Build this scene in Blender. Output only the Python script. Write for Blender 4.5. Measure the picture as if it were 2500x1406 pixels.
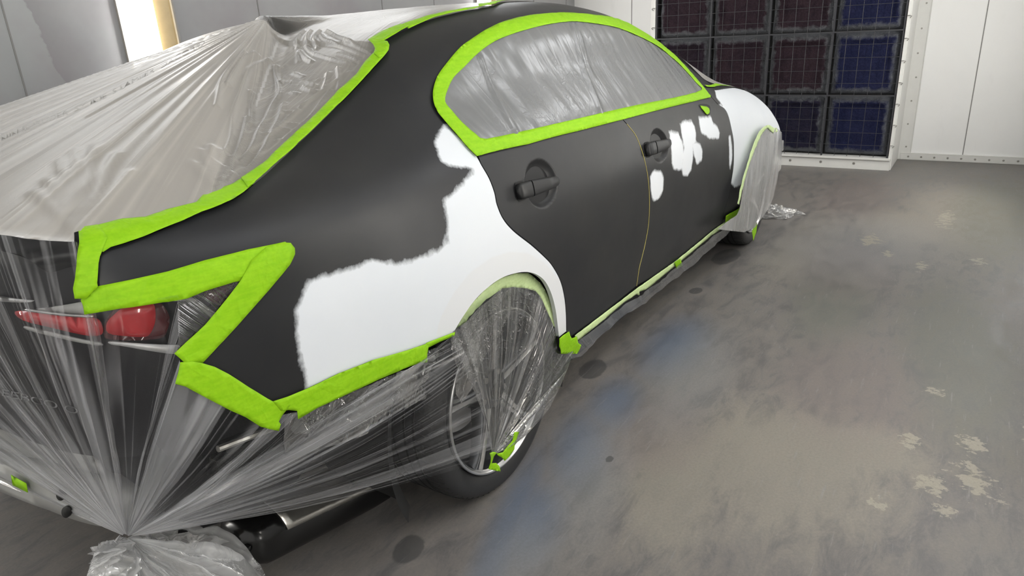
import bpy, math, random
import numpy as np
from mathutils import Vector, Matrix, noise as mnoise
from mathutils.bvhtree import BVHTree
from mathutils.geometry import delaunay_2d_cdt

for o in list(bpy.data.objects): bpy.data.objects.remove(o, do_unlink=True)
S = bpy.context.scene
COL = S.collection
rng = np.random.default_rng(7)

# ------------------------------------------------------------------ camera
# metres; x = car's forward direction, y = to the car's left, z up; rear wheel centre above the origin
FPX = 1715.07
CAMP = np.array([-1.52891, -1.97459, 1.34943])
YAW, PITCH, ROLL = 0.587612, 0.352883, -0.053266
_f = np.array([math.cos(PITCH)*math.cos(YAW), math.cos(PITCH)*math.sin(YAW), -math.sin(PITCH)])
_r = np.cross(_f, [0, 0, 1]); _r /= np.linalg.norm(_r); _u = np.cross(_r, _f)
_r, _u = math.cos(ROLL)*_r + math.sin(ROLL)*_u, -math.sin(ROLL)*_r + math.cos(ROLL)*_u
cd = bpy.data.cameras.new('camera'); cam = bpy.data.objects.new('camera', cd); COL.objects.link(cam)
cd.sensor_width = 36; cd.lens = FPX*36/2500; cd.clip_start = .02
cam.matrix_world = Matrix(((_r[0], _u[0], -_f[0], CAMP[0]), (_r[1], _u[1], -_f[1], CAMP[1]),
                           (_r[2], _u[2], -_f[2], CAMP[2]), (0, 0, 0, 1)))
S.camera = cam
S.view_settings.view_transform = 'Standard'; S.view_settings.look = 'None'
S.view_settings.exposure = 1.10; S.view_settings.gamma = 1; S.view_settings.use_curve_mapping = False
try:
    S.cycles.transparent_max_bounces = 24; S.cycles.max_bounces = 10; S.cycles.sample_clamp_indirect = 6
except Exception: pass
w = bpy.data.worlds.new('world'); S.world = w; w.use_nodes = True
w.node_tree.nodes['Background'].inputs[0].default_value = (.5, .52, .55, 1)
w.node_tree.nodes['Background'].inputs[1].default_value = .15

# booth shell, metres
XE, XF, YL, YR, XB, ZC = 6.1, 5.5, 2.05, -2.5, -4.2, 2.75
FIX_E = 10.5          # emission of the wall tube fixtures
CEIL_E = 3.9         # emission of the ceiling fixtures

# ------------------------------------------------------------------ helpers
def link(me, name, mat=None, parent=None):
    o = bpy.data.objects.new(name, me); COL.objects.link(o)
    if mat is not None:
        for m in (mat if isinstance(mat, (list, tuple)) else [mat]): me.materials.append(m)
    if parent is not None: o.parent = parent
    return o
def tag(o, label=None, cat=None, group=None, kind=None):
    if label: o['label'] = label
    if cat: o['category'] = cat
    if group: o['group'] = group
    if kind: o['kind'] = kind
    return o
def empty(name, loc=(0, 0, 0)):
    o = bpy.data.objects.new(name, None); COL.objects.link(o); o.location = loc; o.empty_display_size = .1
    return o
def child(o, parent):
    o.parent = parent
    o.location = Vector(o.location) - Vector(parent.location)
    return o
class MB:
    def __init__(s): s.v = []; s.f = []; s.mi = []
    def add(s, vs, fs, mi=0):
        n = len(s.v); s.v += [tuple(map(float, v)) for v in vs]; s.f += [tuple(i+n for i in f) for f in fs]; s.mi += [mi]*len(fs); return s
    def box(s, a, b, mi=0):
        x0, y0, z0 = a; x1, y1, z1 = b
        v = [(x, y, z) for x in (x0, x1) for y in (y0, y1) for z in (z0, z1)]
        return s.add(v, [(0, 1, 3, 2), (4, 6, 7, 5), (0, 4, 5, 1), (2, 3, 7, 6), (0, 2, 6, 4), (1, 5, 7, 3)], mi)
    def tube(s, pts, r, n=8, mi=0, cap=True):
        pts = [Vector(p) for p in pts]; rs = r if hasattr(r, '__len__') else [r]*len(pts)
        vs = []; fs = []
        up = Vector((0, 0, 1))
        for i, p in enumerate(pts):
            d = (pts[min(i+1, len(pts)-1)]-pts[max(i-1, 0)]).normalized()
            a = d.cross(up if abs(d.dot(up)) < .95 else Vector((0, 1, 0))).normalized(); b = a.cross(d)
            for k in range(n):
                t = 2*math.pi*k/n; vs.append(p + (a*math.cos(t)+b*math.sin(t))*rs[i])
        for i in range(len(pts)-1):
            for k in range(n):
                fs.append((i*n+k, i*n+(k+1) % n, (i+1)*n+(k+1) % n, (i+1)*n+k))
        if cap: fs.append(tuple(range(n))[::-1]); fs.append(tuple((len(pts)-1)*n+k for k in range(n)))
        return s.add(vs, fs, mi)
    def lathe_y(s, prof, n=64, cx=0, cy=0, cz=0, mi=0, a0=0, a1=2*math.pi):
        # prof: (radius, y) pairs turned about the y axis
        full = abs(a1-a0-2*math.pi) < 1e-6; m = n if full else n+1
        vs = []; fs = []
        for k in range(m):
            t = a0+(a1-a0)*k/n
            for r_, y_ in prof: vs.append((cx+r_*math.cos(t), cy+y_, cz+r_*math.sin(t)))
        q = len(prof)
        for k in range(n):
            k2 = (k+1) % m
            for j in range(q-1): fs.append((k*q+j, k*q+j+1, k2*q+j+1, k2*q+j))
        return s.add(vs, fs, mi)
    def build(s, name, mat, parent=None, smooth=False, bevel=0, angle=35):
        me = bpy.data.meshes.new(name); me.from_pydata(s.v, [], s.f); me.update()
        o = link(me, name, mat, parent)
        me.polygons.foreach_set('material_index', s.mi)
        if smooth:
            me.polygons.foreach_set('use_smooth', [True]*len(me.polygons))
            try: me.set_sharp_from_angle(angle=math.radians(angle))
            except Exception: pass
        if bevel:
            b = o.modifiers.new('bevel', 'BEVEL'); b.width = bevel; b.segments = 3; b.limit_method = 'ANGLE'
        return o

# ------------------------------------------------------------------ materials
def srgb(r, g, b):
    f = lambda c: (c/255/12.92 if c/255 <= .04045 else ((c/255+.055)/1.055)**2.4)
    return (f(r), f(g), f(b), 1)
class NT:
    def __init__(s, name):
        s.m = bpy.data.materials.new(name); s.m.use_nodes = True; s.t = s.m.node_tree; s.t.nodes.clear()
        s.out = s.n('ShaderNodeOutputMaterial')
    def n(s, kind, **kw):
        nd = s.t.nodes.new(kind)
        for k, v in kw.items():
            if k.startswith('i_'):
                key = k[2:]; key = int(key) if key.isdigit() else key.replace('_', ' ')
                if hasattr(v, 'is_linked') or hasattr(v, 'links'): s.t.links.new(v, nd.inputs[key])
                else: nd.inputs[key].default_value = v
            else: setattr(nd, k, v)
        return nd
    def l(s, a, b): s.t.links.new(a, b)
    def math(s, op, a, b=None, c=None, clamp=False):
        nd = s.t.nodes.new('ShaderNodeMath'); nd.operation = op; nd.use_clamp = clamp
        for i, v in enumerate((a, b, c)):
            if v is None: continue
            if isinstance(v, (int, float)): nd.inputs[i].default_value = v
            else: s.t.links.new(v, nd.inputs[i])
        return nd.outputs[0]
    def ramp(s, fac, pts, interp='LINEAR'):
        nd = s.t.nodes.new('ShaderNodeValToRGB'); cr = nd.color_ramp; cr.interpolation = interp
        while len(cr.elements) < len(pts): cr.elements.new(.5)
        for e, (p, c) in zip(cr.elements, pts):
            e.position = p; e.color = c if hasattr(c, '__len__') else (c, c, c, 1)
        s.t.links.new(fac, nd.inputs[0]); return nd.outputs[0]
    def mix(s, fac, a, b, blend='MIX'):
        nd = s.t.nodes.new('ShaderNodeMix'); nd.data_type = 'RGBA'; nd.blend_type = blend
        for i, v in ((0, fac), (6, a), (7, b)):
            if isinstance(v, (int, float, tuple, list)): nd.inputs[i].default_value = v
            else: s.t.links.new(v, nd.inputs[i])
        return nd.outputs[2]
    def noise(s, vec, scale, detail=3, rough=.55, dist=0):
        nd = s.t.nodes.new('ShaderNodeTexNoise'); nd.inputs['Scale'].default_value = scale
        nd.inputs['Detail'].default_value = detail; nd.inputs['Roughness'].default_value = rough; nd.inputs['Distortion'].default_value = dist
        if vec is not None: s.t.links.new(vec, nd.inputs['Vector'])
        return nd.outputs['Fac']
    def mapping(s, vec, scale=(1, 1, 1), loc=(0, 0, 0), rot=(0, 0, 0)):
        nd = s.t.nodes.new('ShaderNodeMapping'); nd.inputs['Scale'].default_value = scale
        nd.inputs['Location'].default_value = loc; nd.inputs['Rotation'].default_value = rot
        s.t.links.new(vec, nd.inputs['Vector']); return nd.outputs[0]
    def attr(s, name, out='Fac'):
        nd = s.t.nodes.new('ShaderNodeAttribute'); nd.attribute_name = name; return nd.outputs[out]
    def obj(s): return s.t.nodes.new('ShaderNodeTexCoord').outputs['Object']
    def uv(s): return s.t.nodes.new('ShaderNodeTexCoord').outputs['UV']
    def bump(s, h, strength=.3, dist=.01, normal=None):
        nd = s.t.nodes.new('ShaderNodeBump'); nd.inputs['Strength'].default_value = strength; nd.inputs['Distance'].default_value = dist
        s.t.links.new(h, nd.inputs['Height'])
        if normal is not None: s.t.links.new(normal, nd.inputs['Normal'])
        return nd.outputs[0]
    def pbr(s, col, rough=.5, metal=0, bump=None, coat=0, spec=.5, emit=None, estr=0):
        p = s.t.nodes.new('ShaderNodeBsdfPrincipled')
        for k, v in (('Base Color', col), ('Roughness', rough), ('Metallic', metal), ('Coat Weight', coat), ('Specular IOR Level', spec)):
            if isinstance(v, (int, float, tuple, list)): p.inputs[k].default_value = v
            else: s.t.links.new(v, p.inputs[k])
        if bump is not None: s.t.links.new(bump, p.inputs['Normal'])
        if emit is not None: p.inputs['Emission Color'].default_value = emit; p.inputs['Emission Strength'].default_value = estr
        return p.outputs[0]
    def done(s, sh): s.t.links.new(sh, s.out.inputs[0]); return s.m
def simple(name, col, rough=.5, metal=0, var=.08, scale=30, bumps=0, coat=0, spec=.5):
    t = NT(name); o = t.obj(); n = t.noise(o, scale, 4)
    c = t.mix(n, tuple(x*(1-var) for x in col[:3])+(1,), tuple(min(1, x*(1+var)) for x in col[:3])+(1,))
    b = t.bump(n, bumps, .002) if bumps else None
    return t.done(t.pbr(c, rough, metal, b, coat, spec))
M = {}
M['black'] = simple('black_plastic', (.005, .005, .006), .42, spec=.25)
M['black_gloss'] = simple('black_gloss_metal', (.012, .012, .012), .18, bumps=.05)
M['under'] = simple('underbody_black', (.004, .004, .004), .7)
M['rubber'] = simple('tyre_rubber', (.022, .022, .023), .55, bumps=.15, scale=60)
M['rim'] = simple('grey_alloy', (.10, .103, .11), .33, .75, scale=8)
M['rim_lip'] = simple('machined_alloy', (.62, .62, .62), .22, .9, scale=8)
M['alu'] = simple('bare_aluminium', (.6, .58, .54), .28, .9, bumps=.6, scale=45)
M['rust'] = simple('rusty_steel', (.16, .085, .04), .7, .3, var=.5, scale=40, bumps=.5)
M['glass'] = simple('tinted_glass', (.02, .021, .022), .06)
M['grey_trim'] = simple('grey_trim', (.42, .42, .42), .35, .2)
M['grey_panel'] = simple('grey_panel', (.30, .30, .29), .5)
M['lamp_red'] = simple('lamp_red', (.42, .022, .028), .15, coat=.6, var=.25, scale=14)
M['lamp_dark'] = simple('lamp_dark', (.07, .012, .015), .15, coat=.6)
M['screw'] = simple('screw_head', (.35, .34, .32), .4, .8)
M['steel'] = simple('painted_steel_grid', (.045, .046, .052), .5, .3)

def tape_mat(name, a, b, trans=0):
    t = NT(name); o = t.obj()
    n1 = t.noise(t.mapping(o, (3, 3, 14)), 9, 4); n2 = t.noise(o, 140, 2); n3 = t.noise(o, 16, 3, .5, .3)
    c = t.mix(t.ramp(n1, [(.3, 0), (.7, 1)]), a, b)
    c = t.mix(.12, c, t.ramp(n2, [(.3, .3), (.7, 1)]), 'MULTIPLY')
    h = t.math('ADD', t.math('MULTIPLY', t.ramp(n3, [(.42, 0), (.5, 1), (.58, 0)]), .8), t.math('MULTIPLY', n2, .25))
    bp = t.bump(h, .30, .003)
    return t.done(t.pbr(c, .6, 0, bp, spec=.2))
M['tape'] = tape_mat('green_masking_tape', (.23, .50, .004, 1), (.29, .57, .010, 1))
M['tape_pale'] = tape_mat('pale_green_tape', (.55, .70, .33, 1), (.64, .78, .42, 1))

# primer paint with sanded-through white filler/primer areas: signed distance attributes pick the shape
def paint_mat():
    t = NT('dark_primer_paint'); o = t.obj()
    d = t.attr('white')                                      # metres, negative inside a white patch
    nz = t.math('MULTIPLY', t.math('SUBTRACT', t.noise(o, 30, 5, .6), .5), .026)
    fib = t.math('MULTIPLY', t.math('SUBTRACT', t.noise(t.mapping(o, (190, 60, 60)), 1, 2), .5), .005)
    dd = t.math('ADD', t.math('ADD', d, nz), fib)
    m = t.math('SUBTRACT', 1, t.math('DIVIDE', t.math('ADD', dd, .005), .013, clamp=True), clamp=True)
    h = t.attr('halo')
    m2 = t.math('SUBTRACT', 1, t.math('DIVIDE', t.math('ADD', h, .003), .006, clamp=True), clamp=True)
    big = t.noise(o, 2.3, 5, .6); fine = t.noise(t.mapping(o, (5, 5, 26), rot=(0, .5, 0)), 1.5, 6, .7)
    smudge = t.noise(o, 6, 6, .65)
    dark = t.mix(t.ramp(big, [(.35, 0), (.65, 1)]), (.0125, .013, .0155, 1), (.0205, .0205, .0210, 1))
    dark = t.mix(t.ramp(smudge, [(.60, 0), (.80, .25)]), dark, (.038, .037, .036, 1))
    dark = t.mix(t.ramp(fine, [(.60, 0), (.85, .30)]), dark, (.036, .035, .035, 1))
    wh = t.mix(t.ramp(big, [(.3, 0), (.7, 1)]), (.64, .67, .71, 1), (.68, .705, .74, 1))
    wh = t.mix(t.math('MULTIPLY', m2, .8), wh, (.655, .665, .68, 1))
    c = t.mix(m, dark, wh)
    r = t.math('ADD', t.math('MULTIPLY', m, .12), t.math('ADD', .36, t.math('MULTIPLY', smudge, .12)))
    bp = t.bump(t.noise(o, 420, 2), .04, .001)
    return t.done(t.pbr(c, r, 0, bp, spec=.32))
M['paint'] = paint_mat()
M['paint_plain'] = simple('plain_dark_primer', (.042, .042, .044), .42, var=.15, scale=4)

def film_mat(name, base, streak, col=(.8, .8, .79), band=(14, .5), fold=(22, .6), rough=.16, bump=.5, bdist=.006, crk=(9, .5), trl=.3, gloss=.9, gather=0, thr=(.50, .58), foldh=1.0, wide=.6, glass_crk=0, lw=.035):
    """clear polythene: semi-opaque bands where it is layered, folds along the pull, creases across"""
    t = NT(name); uv = t.uv(); o = t.obj()
    s1 = t.noise(t.mapping(uv, (band[0], band[1], 1)), 1, 2, .55, .1)
    s2 = t.noise(t.mapping(uv, (band[0]*3.1, band[1]*1.6, 1), loc=(9.1, 3.3, 0)), 1, 2, .6, .1)
    f1 = t.noise(t.mapping(uv, (fold[0], fold[1], 1), loc=(2.7, 8.1, 0)), 1, 1.5, .5, .3)
    f2 = t.noise(t.mapping(uv, (fold[0]*2.3, fold[1]*1.4, 1), loc=(5.7, 1.1, 0)), 1, 1.5, .5, .4)
    line = lambda v, w_: t.ramp(v, [(.5-w_, 0), (.498, 1), (.502, 1), (.5+w_, 0)])
    L1 = line(f1, lw); L2 = line(f2, lw*.85)
    mask = t.ramp(t.noise(o, 3.1, 3), [(.42, 0), (.6, 1)])
    L1 = t.math('MULTIPLY', L1, t.math('ADD', .35, mask)); L2 = t.math('MULTIPLY', L2, t.math('SUBTRACT', 1.2, mask))
    c1 = t.noise(t.mapping(o, (1, 1, 1), loc=(1, 5, 3)), crk[0], 2, .5, 1.6); c2 = t.noise(t.mapping(o, (1, 1, 1), loc=(4, 2, 7)), crk[0]*2.4, 3, .6, 2.0)
    C = t.math('MULTIPLY', t.math('ADD', line(c1, .02), t.math('MULTIPLY', line(c2, .025), .6)), t.ramp(t.noise(t.mapping(o, (1, 1, 1), loc=(8, 2, 1)), 4.5, 2), [(.45, 0), (.6, 1)]))
    if glass_crk: C = t.math('MULTIPLY', C, t.math('ADD', .12, t.math('MULTIPLY', t.attr('glassy'), glass_crk)))
    sm = t.ramp(s1, [(thr[0], 0), (thr[1], 1)]); sm2 = t.ramp(s2, [(thr[0]+.04, 0), (thr[1]+.04, 1)])
    a = t.math('ADD', base, t.math('MULTIPLY', sm, streak))
    a = t.math('ADD', a, t.math('MULTIPLY', sm2, streak*.55))
    a = t.math('ADD', a, t.math('MULTIPLY', t.math('ADD', L1, L2), .13*foldh))
    if gather:
        vv = t.n('ShaderNodeSeparateXYZ'); t.l(uv, vv.inputs[0]); g = t.math('POWER', t.math('SUBTRACT', 1, vv.outputs[1], clamp=True), 4.5)
        a = t.math('ADD', a, t.math('MULTIPLY', g, gather))
    a = t.math('MULTIPLY', a, t.math('SUBTRACT', 1, t.attr('cling')))
    a = t.math('MINIMUM', t.math('MAXIMUM', a, 0.02), .98)
    h = t.math('ADD', t.math('MULTIPLY', s1, wide), t.math('MULTIPLY', t.math('ADD', L1, t.math('MULTIPLY', L2, .6)), .22*foldh))
    h = t.math('ADD', h, t.math('MULTIPLY', C, crk[1]*.25))
    bp = t.bump(h, bump, bdist)
    cc = col+(1,)
    df = t.n('ShaderNodeBsdfDiffuse', i_Color=cc); t.l(bp, df.inputs['Normal'])
    tr = t.n('ShaderNodeBsdfTranslucent', i_Color=cc); t.l(bp, tr.inputs['Normal'])
    body = t.n('ShaderNodeMixShader', i_0=trl); t.l(df.outputs[0], body.inputs[1]); t.l(tr.outputs[0], body.inputs[2])
    tp = t.n('ShaderNodeBsdfTransparent')
    m1 = t.n('ShaderNodeMixShader'); t.l(a, m1.inputs[0]); t.l(tp.outputs[0], m1.inputs[1]); t.l(body.outputs[0], m1.inputs[2])
    gl = t.n('ShaderNodeBsdfGlossy', i_Color=(1, 1, 1, 1), i_Roughness=rough); t.l(bp, gl.inputs['Normal'])
    fr = t.n('ShaderNodeFresnel', i_IOR=1.5); t.l(bp, fr.inputs['Normal'])
    m2 = t.n('ShaderNodeMixShader'); t.l(t.math('MULTIPLY', fr.outputs[0], gloss, clamp=True), m2.inputs[0]); t.l(m1.outputs[0], m2.inputs[1]); t.l(gl.outputs[0], m2.inputs[2])
    return t.done(m2.outputs[0])
M['film_top'] = film_mat('masking_film_over_roof', .72, .05, (.46, .435, .40), (6, .3), (13, .3), .34, .30, .006, (6, 1.6), .1, .62, foldh=1.0, wide=.3, glass_crk=.7)
M['film_rear'] = film_mat('gathered_film_rear', .008, .22, (.60, .60, .62), (30, .10), (58, .08), .20, .4, .004, (12, .0), .3, .38, gather=.55, thr=(.538, .544), foldh=1.9, lw=.016)
M['film_wheel'] = film_mat('gathered_film_wheel', .03, .08, (.74, .74, .73), (26, .2), (50, .15), .12, .9, .008, (9, 2.2), .3, 1.5, gather=.15, thr=(.48, .62), foldh=1.2)
M['film_side'] = film_mat('film_over_side_windows', .84, .0, (.20, .205, .21), (5, .6), (7, .7), .2, .6, .006, (13, .3), .1, .9, thr=(.45, .7), foldh=.5, wide=.15)
M['film_rock'] = film_mat('film_along_sill', .14, .12, (.5, .51, .53), (8, 2), (14, 3), .22, .6, .006, (12, .8), .3, 1.0)
M['film_front'] = film_mat('film_over_front_wheel', .46, .10, (.66, .66, .66), (3, .6), (5, .6), .25, .5, .008, (6, .5), .3, 1.2, thr=(.45, .6), foldh=.5)
M['film_lump'] = film_mat('crumpled_film', .42, .2, (.66, .66, .66), (3, 1), (6, 1.5), .22, .5, .010, (7, 1.0), .5, .45, thr=(.48, .56))

# ------------------------------------------------------------------ body surface
ST = np.array([-1.08, -.95, -.75, -.5, -.25, 0, .3, .7, 1.2, 1.7, 2.1, 2.5, 2.9, 3.3, 3.6, 3.76])
TK = np.array([0, .15, .32, .51, .69, .82, 1.0, 1.17, 1.28, 1.55, 1.85])
X0 = [[-1.0, -.93], [-1.02, -.94], [-1.03, -.95], [-1.035, -.955], [-1.035, -.955], [-1.035, -.955], [-1.045, -.96], [-1.06, -.97], [-1.075, -.98], [-1.09, -.99], [-1.10, -1.0]]
X1 = [[3.55, 3.68], [3.57, 3.71], [3.58, 3.73], [3.58, 3.73], [3.56, 3.71], [3.53, 3.68], [3.51, 3.66], [3.49, 3.64], [3.47, 3.62], [3.46, 3.6], [3.45, 3.6]]
WZ = [
 [(.74,.30),(.79,.28),(.83,.26),(.85,.24),(.86,.22),(.86,.20),(.86,.19),(.855,.185),(.855,.185),(.855,.185),(.86,.19),(.86,.20),(.86,.21),(.84,.22),(.76,.24),(.60,.25)],
 [(.76,.42),(.82,.40),(.865,.38),(.885,.37),(.895,.36),(.90,.35),(.90,.345),(.895,.34),(.89,.335),(.89,.335),(.89,.34),(.895,.34),(.895,.34),(.875,.34),(.79,.35),(.62,.36)],
 [(.77,.55),(.83,.54),(.875,.53),(.90,.52),(.915,.51),(.92,.50),(.915,.50),(.905,.50),(.90,.50),(.90,.50),(.905,.50),(.915,.50),(.92,.50),(.895,.50),(.81,.50),(.63,.50)],
 [(.765,.71),(.825,.70),(.875,.69),(.905,.68),(.925,.68),(.93,.68),(.925,.68),(.918,.68),(.915,.68),(.915,.68),(.918,.68),(.925,.67),(.93,.66),(.905,.64),(.81,.62),(.63,.60)],
 [(.755,.86),(.81,.86),(.865,.865),(.895,.87),(.912,.87),(.915,.87),(.912,.87),(.91,.865),(.908,.86),(.905,.85),(.905,.84),(.905,.82),(.90,.79),(.865,.74),(.77,.69),(.60,.66)],
 [(.735,.98),(.79,.985),(.84,.985),(.865,.99),(.875,1.0),(.873,1.015),(.868,1.02),(.865,1.015),(.862,1.005),(.858,.99),(.852,.975),(.845,.935),(.83,.885),(.79,.82),(.70,.765),(.55,.72)],
 [(.70,1.045),(.75,1.045),(.785,1.045),(.80,1.06),(.785,1.10),(.765,1.15),(.76,1.19),(.755,1.20),(.755,1.19),(.77,1.14),(.81,1.03),(.78,.985),(.76,.935),(.71,.87),(.62,.81),(.48,.76)],
 [(.62,1.065),(.66,1.07),(.68,1.075),(.70,1.11),(.69,1.17),(.675,1.25),(.672,1.335),(.655,1.377),(.65,1.37),(.672,1.262),(.75,1.09),(.68,1.01),(.66,.96),(.61,.90),(.53,.84),(.4,.78)],
 [(.48,1.075),(.52,1.085),(.56,1.095),(.60,1.14),(.605,1.205),(.595,1.30),(.58,1.385),(.565,1.418),(.57,1.41),(.60,1.315),(.68,1.14),(.55,1.03),(.52,.98),(.48,.92),(.42,.86),(.3,.79)],
 [(.3,1.08),(.3,1.09),(.3,1.10),(.3,1.15),(.3,1.23),(.3,1.325),(.3,1.40),(.3,1.435),(.3,1.445),(.3,1.375),(.34,1.20),(.3,1.045),(.3,.995),(.28,.935),(.24,.87),(.17,.80)],
 [(0,1.08),(0,1.09),(0,1.10),(0,1.155),(0,1.24),(0,1.335),(0,1.403),(0,1.438),(0,1.453),(0,1.395),(0,1.225),(0,1.05),(0,1.0),(0,.94),(0,.875),(0,.80)]]
NL, NS = 11, 16
CP = np.zeros((NL, NS, 3))
for i in range(NL):
    xs = ST.copy(); xs[0], xs[1] = X0[i]; xs[-2], xs[-1] = X1[i]
    for j in range(NS): CP[i, j] = (xs[j], -WZ[i][j][0], WZ[i][j][1])
def tangents(K, P, axis):
    P = np.moveaxis(P, axis, 0); K = K.reshape(K.shape+(1,)*(P.ndim-1)) if K.ndim == 1 else K
    d = (P[1:]-P[:-1]); h = (K[1:]-K[:-1]); sl = d/h; T = np.empty_like(P)
    T[1:-1] = (sl[:-1]*h[1:]+sl[1:]*h[:-1])/(h[1:]+h[:-1]); T[0] = sl[0]; T[-1] = sl[-1]
    return np.moveaxis(T, 0, axis)
CT = tangents(ST, CP, 1)
def body_raw(s, T):
    s = np.clip(np.asarray(s, float), ST[0], ST[-1]); T = np.clip(np.asarray(T, float), 0, TK[-1])
    k = np.clip(np.searchsorted(ST, s, side='right')-1, 0, NS-2); h = ST[k+1]-ST[k]; u = (s-ST[k])/h
    h00 = 2*u**3-3*u**2+1; h10 = u**3-2*u**2+u; h01 = -2*u**3+3*u**2; h11 = u**3-u**2
    Ln = (CP[:, k]*h00[None, :, None]+CT[:, k]*(h10*h)[None, :, None]+CP[:, k+1]*h01[None, :, None]+CT[:, k+1]*(h11*h)[None, :, None])
    # across the lines, chord-length Hermite
    d = Ln[1:]-Ln[:-1]; c = np.linalg.norm(d, axis=2)+1e-6; sl = d/c[..., None]
    Tg = np.empty_like(Ln)
    Tg[1:-1] = (sl[:-1]*c[1:, :, None]+sl[1:]*c[:-1, :, None])/(c[1:]+c[:-1])[..., None]
    Tg[0] = sl[0]; Tg[-1] = sl[-1]; Tg[-1, :, 2] = 0; Tg[-1, :, 0] *= .0
    m = np.clip(np.searchsorted(TK, T, side='right')-1, 0, NL-2); v = (T-TK[m])/(TK[m+1]-TK[m])
    i = np.arange(len(s)); cc = c[m, i][:, None]; v = v[:, None]
    return (Ln[m, i]*(2*v**3-3*v**2+1)+Tg[m, i]*cc*(v**3-2*v**2+v)+Ln[m+1, i]*(-2*v**3+3*v**2)+Tg[m+1, i]*cc*(v**3-v**2))
def body_n(s, T, f=None, e=.004):
    f = f or body_raw
    s = np.asarray(s, float); T = np.asarray(T, float)
    n = np.cross(f(s+e, T)-f(s-e, T), f(s, T+e)-f(s, T-e)); n /= (np.linalg.norm(n, axis=1)[:, None]+1e-12)
    # outward for the right-hand side: away from the car's centre line, upwards on the roof
    flip = (n[:, 1]*-1+n[:, 2]*.9) < 0
    n[flip] *= -1
    return n
# cups pressed into the doors behind the handles: (s, T, rx, rz, depth)
CUPS = []
def body(s, T):
    P = body_raw(s, T)
    if CUPS:
        N = None
        for (cs, cT, ra, rb, dep) in CUPS:
            q = ((np.asarray(s)-cs)/ra)**2+((np.asarray(T)-cT)/rb)**2
            k = q < 1
            if k.any():
                if N is None: N = body_n(s, T)
                P = P-N*(dep*np.where(k, (1-np.minimum(q, 1)**2)**1, 0))[:, None]
    return P
gs = np.concatenate([np.linspace(ST[0], ST[-1], 330)]); gt = np.linspace(0, TK[-1], 130)
GS, GT = np.meshgrid(gs, gt, indexing='ij')
GP = body_raw(GS.ravel(), GT.ravel())
n1 = len(gt)
gf = [(i*n1+j, (i+1)*n1+j, (i+1)*n1+j+1, i*n1+j+1) for i in range(len(gs)-1) for j in range(n1-1)]
GPL = GP.copy(); GPL[:, 1] *= -1
BV = BVHTree.FromPolygons([tuple(p) for p in GP], gf)
NG = len(GP)
BVfull = BVHTree.FromPolygons([tuple(p) for p in np.vstack([GP, GPL])], gf+[tuple(i+NG for i in q) for q in gf])

def ray(px, py):
    d = _f+((px-1250)*_r-(py-703)*_u)/FPX
    return d/np.linalg.norm(d)
def on_y(px, py, y):
    d = ray(px, py); return CAMP+d*((y-CAMP[1])/d[1])
def on_x(px, py, x):
    d = ray(px, py); return CAMP+d*((x-CAMP[0])/d[0])
def on_z(px, py, z):
    d = ray(px, py); return CAMP+d*((z-CAMP[2])/d[2])
MISS = []
def st_of(px, py):
    """the (s, T) of the body surface seen in the direction of a photo pixel"""
    d = ray(px, py); loc, nrm, fi, dist = BV.ray_cast(Vector(CAMP), Vector(d))
    if loc is None:
        best = None
        for t in np.linspace(.8, 6, 160):
            q = CAMP+d*t; l2, n2, f2, d2 = BV.find_nearest(Vector(q))
            if best is None or d2 < best[0]: best = (d2, f2, np.array(l2))
        fi = best[1]; MISS.append((px, py, round(best[0], 3)))
        i, j = divmod(fi, n1-1)
        return float(gs[i]+gs[i+1])/2, float(gt[j]+gt[j+1])/2
    i, j = divmod(fi, n1-1); s = (gs[i]+gs[i+1])/2; T = (gt[j]+gt[j+1])/2; lam = dist
    e = 1e-3
    for _ in range(4):
        A = body_raw([s, s+e, s], [T, T, T+e]); R = A[0]-(CAMP+d*lam)
        J = np.c_[(A[1]-A[0])/e, (A[2]-A[0])/e, -d]
        try: q = np.linalg.solve(J, -R)
        except Exception: break
        if abs(q[0]) > .05 or abs(q[1]) > .05: break
        s += q[0]; T += q[1]; lam += q[2]
    return float(s), float(T)
def PX(pts): return [st_of(*p) for p in pts]
def Z(ox, oy, sc, pts): return [(ox+x/sc, oy+y/sc) for x, y in pts]

def resample(P, step, closed=True):
    P = [np.array(p, float) for p in P]; out = []
    n = len(P)
    for i in range(n if closed else n-1):
        a, b = P[i], P[(i+1) % n]; L = np.linalg.norm(b-a); k = max(1, int(math.ceil(L/step)))
        for j in range(k): out.append(a+(b-a)*j/k)
    if not closed: out.append(P[-1])
    return np.array(out)
def crom(P, closed=False, k=6):
    """Catmull-Rom through a polyline"""
    P = np.array(P, float); n = len(P); out = []
    rngi = range(n if closed else n-1)
    for i in rngi:
        g = (lambda j: P[j % n]) if closed else (lambda j: P[min(max(j, 0), n-1)])
        p0, p1, p2, p3 = g(i-1), g(i), g(i+1), g(i+2)
        for j in range(k):
            t = j/k
            out.append(.5*((2*p1)+(-p0+p2)*t+(2*p0-5*p1+4*p2-p3)*t*t+(-p0+3*p1-3*p2+p3)*t**3))
    if not closed: out.append(P[-1])
    return [tuple(q) for q in out]
def inside(Q, poly):
    Q = np.asarray(Q); poly = np.asarray(poly); x, y = Q[:, 0], Q[:, 1]; c = np.zeros(len(Q), bool); n = len(poly)
    for i in range(n):
        x1, y1 = poly[i]; x2, y2 = poly[(i+1) % n]
        k = ((y1 > y) != (y2 > y)); 
        if y2 != y1: c ^= k & (x < (x2-x1)*(y-y1)/(y2-y1)+x1)
    return c
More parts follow.
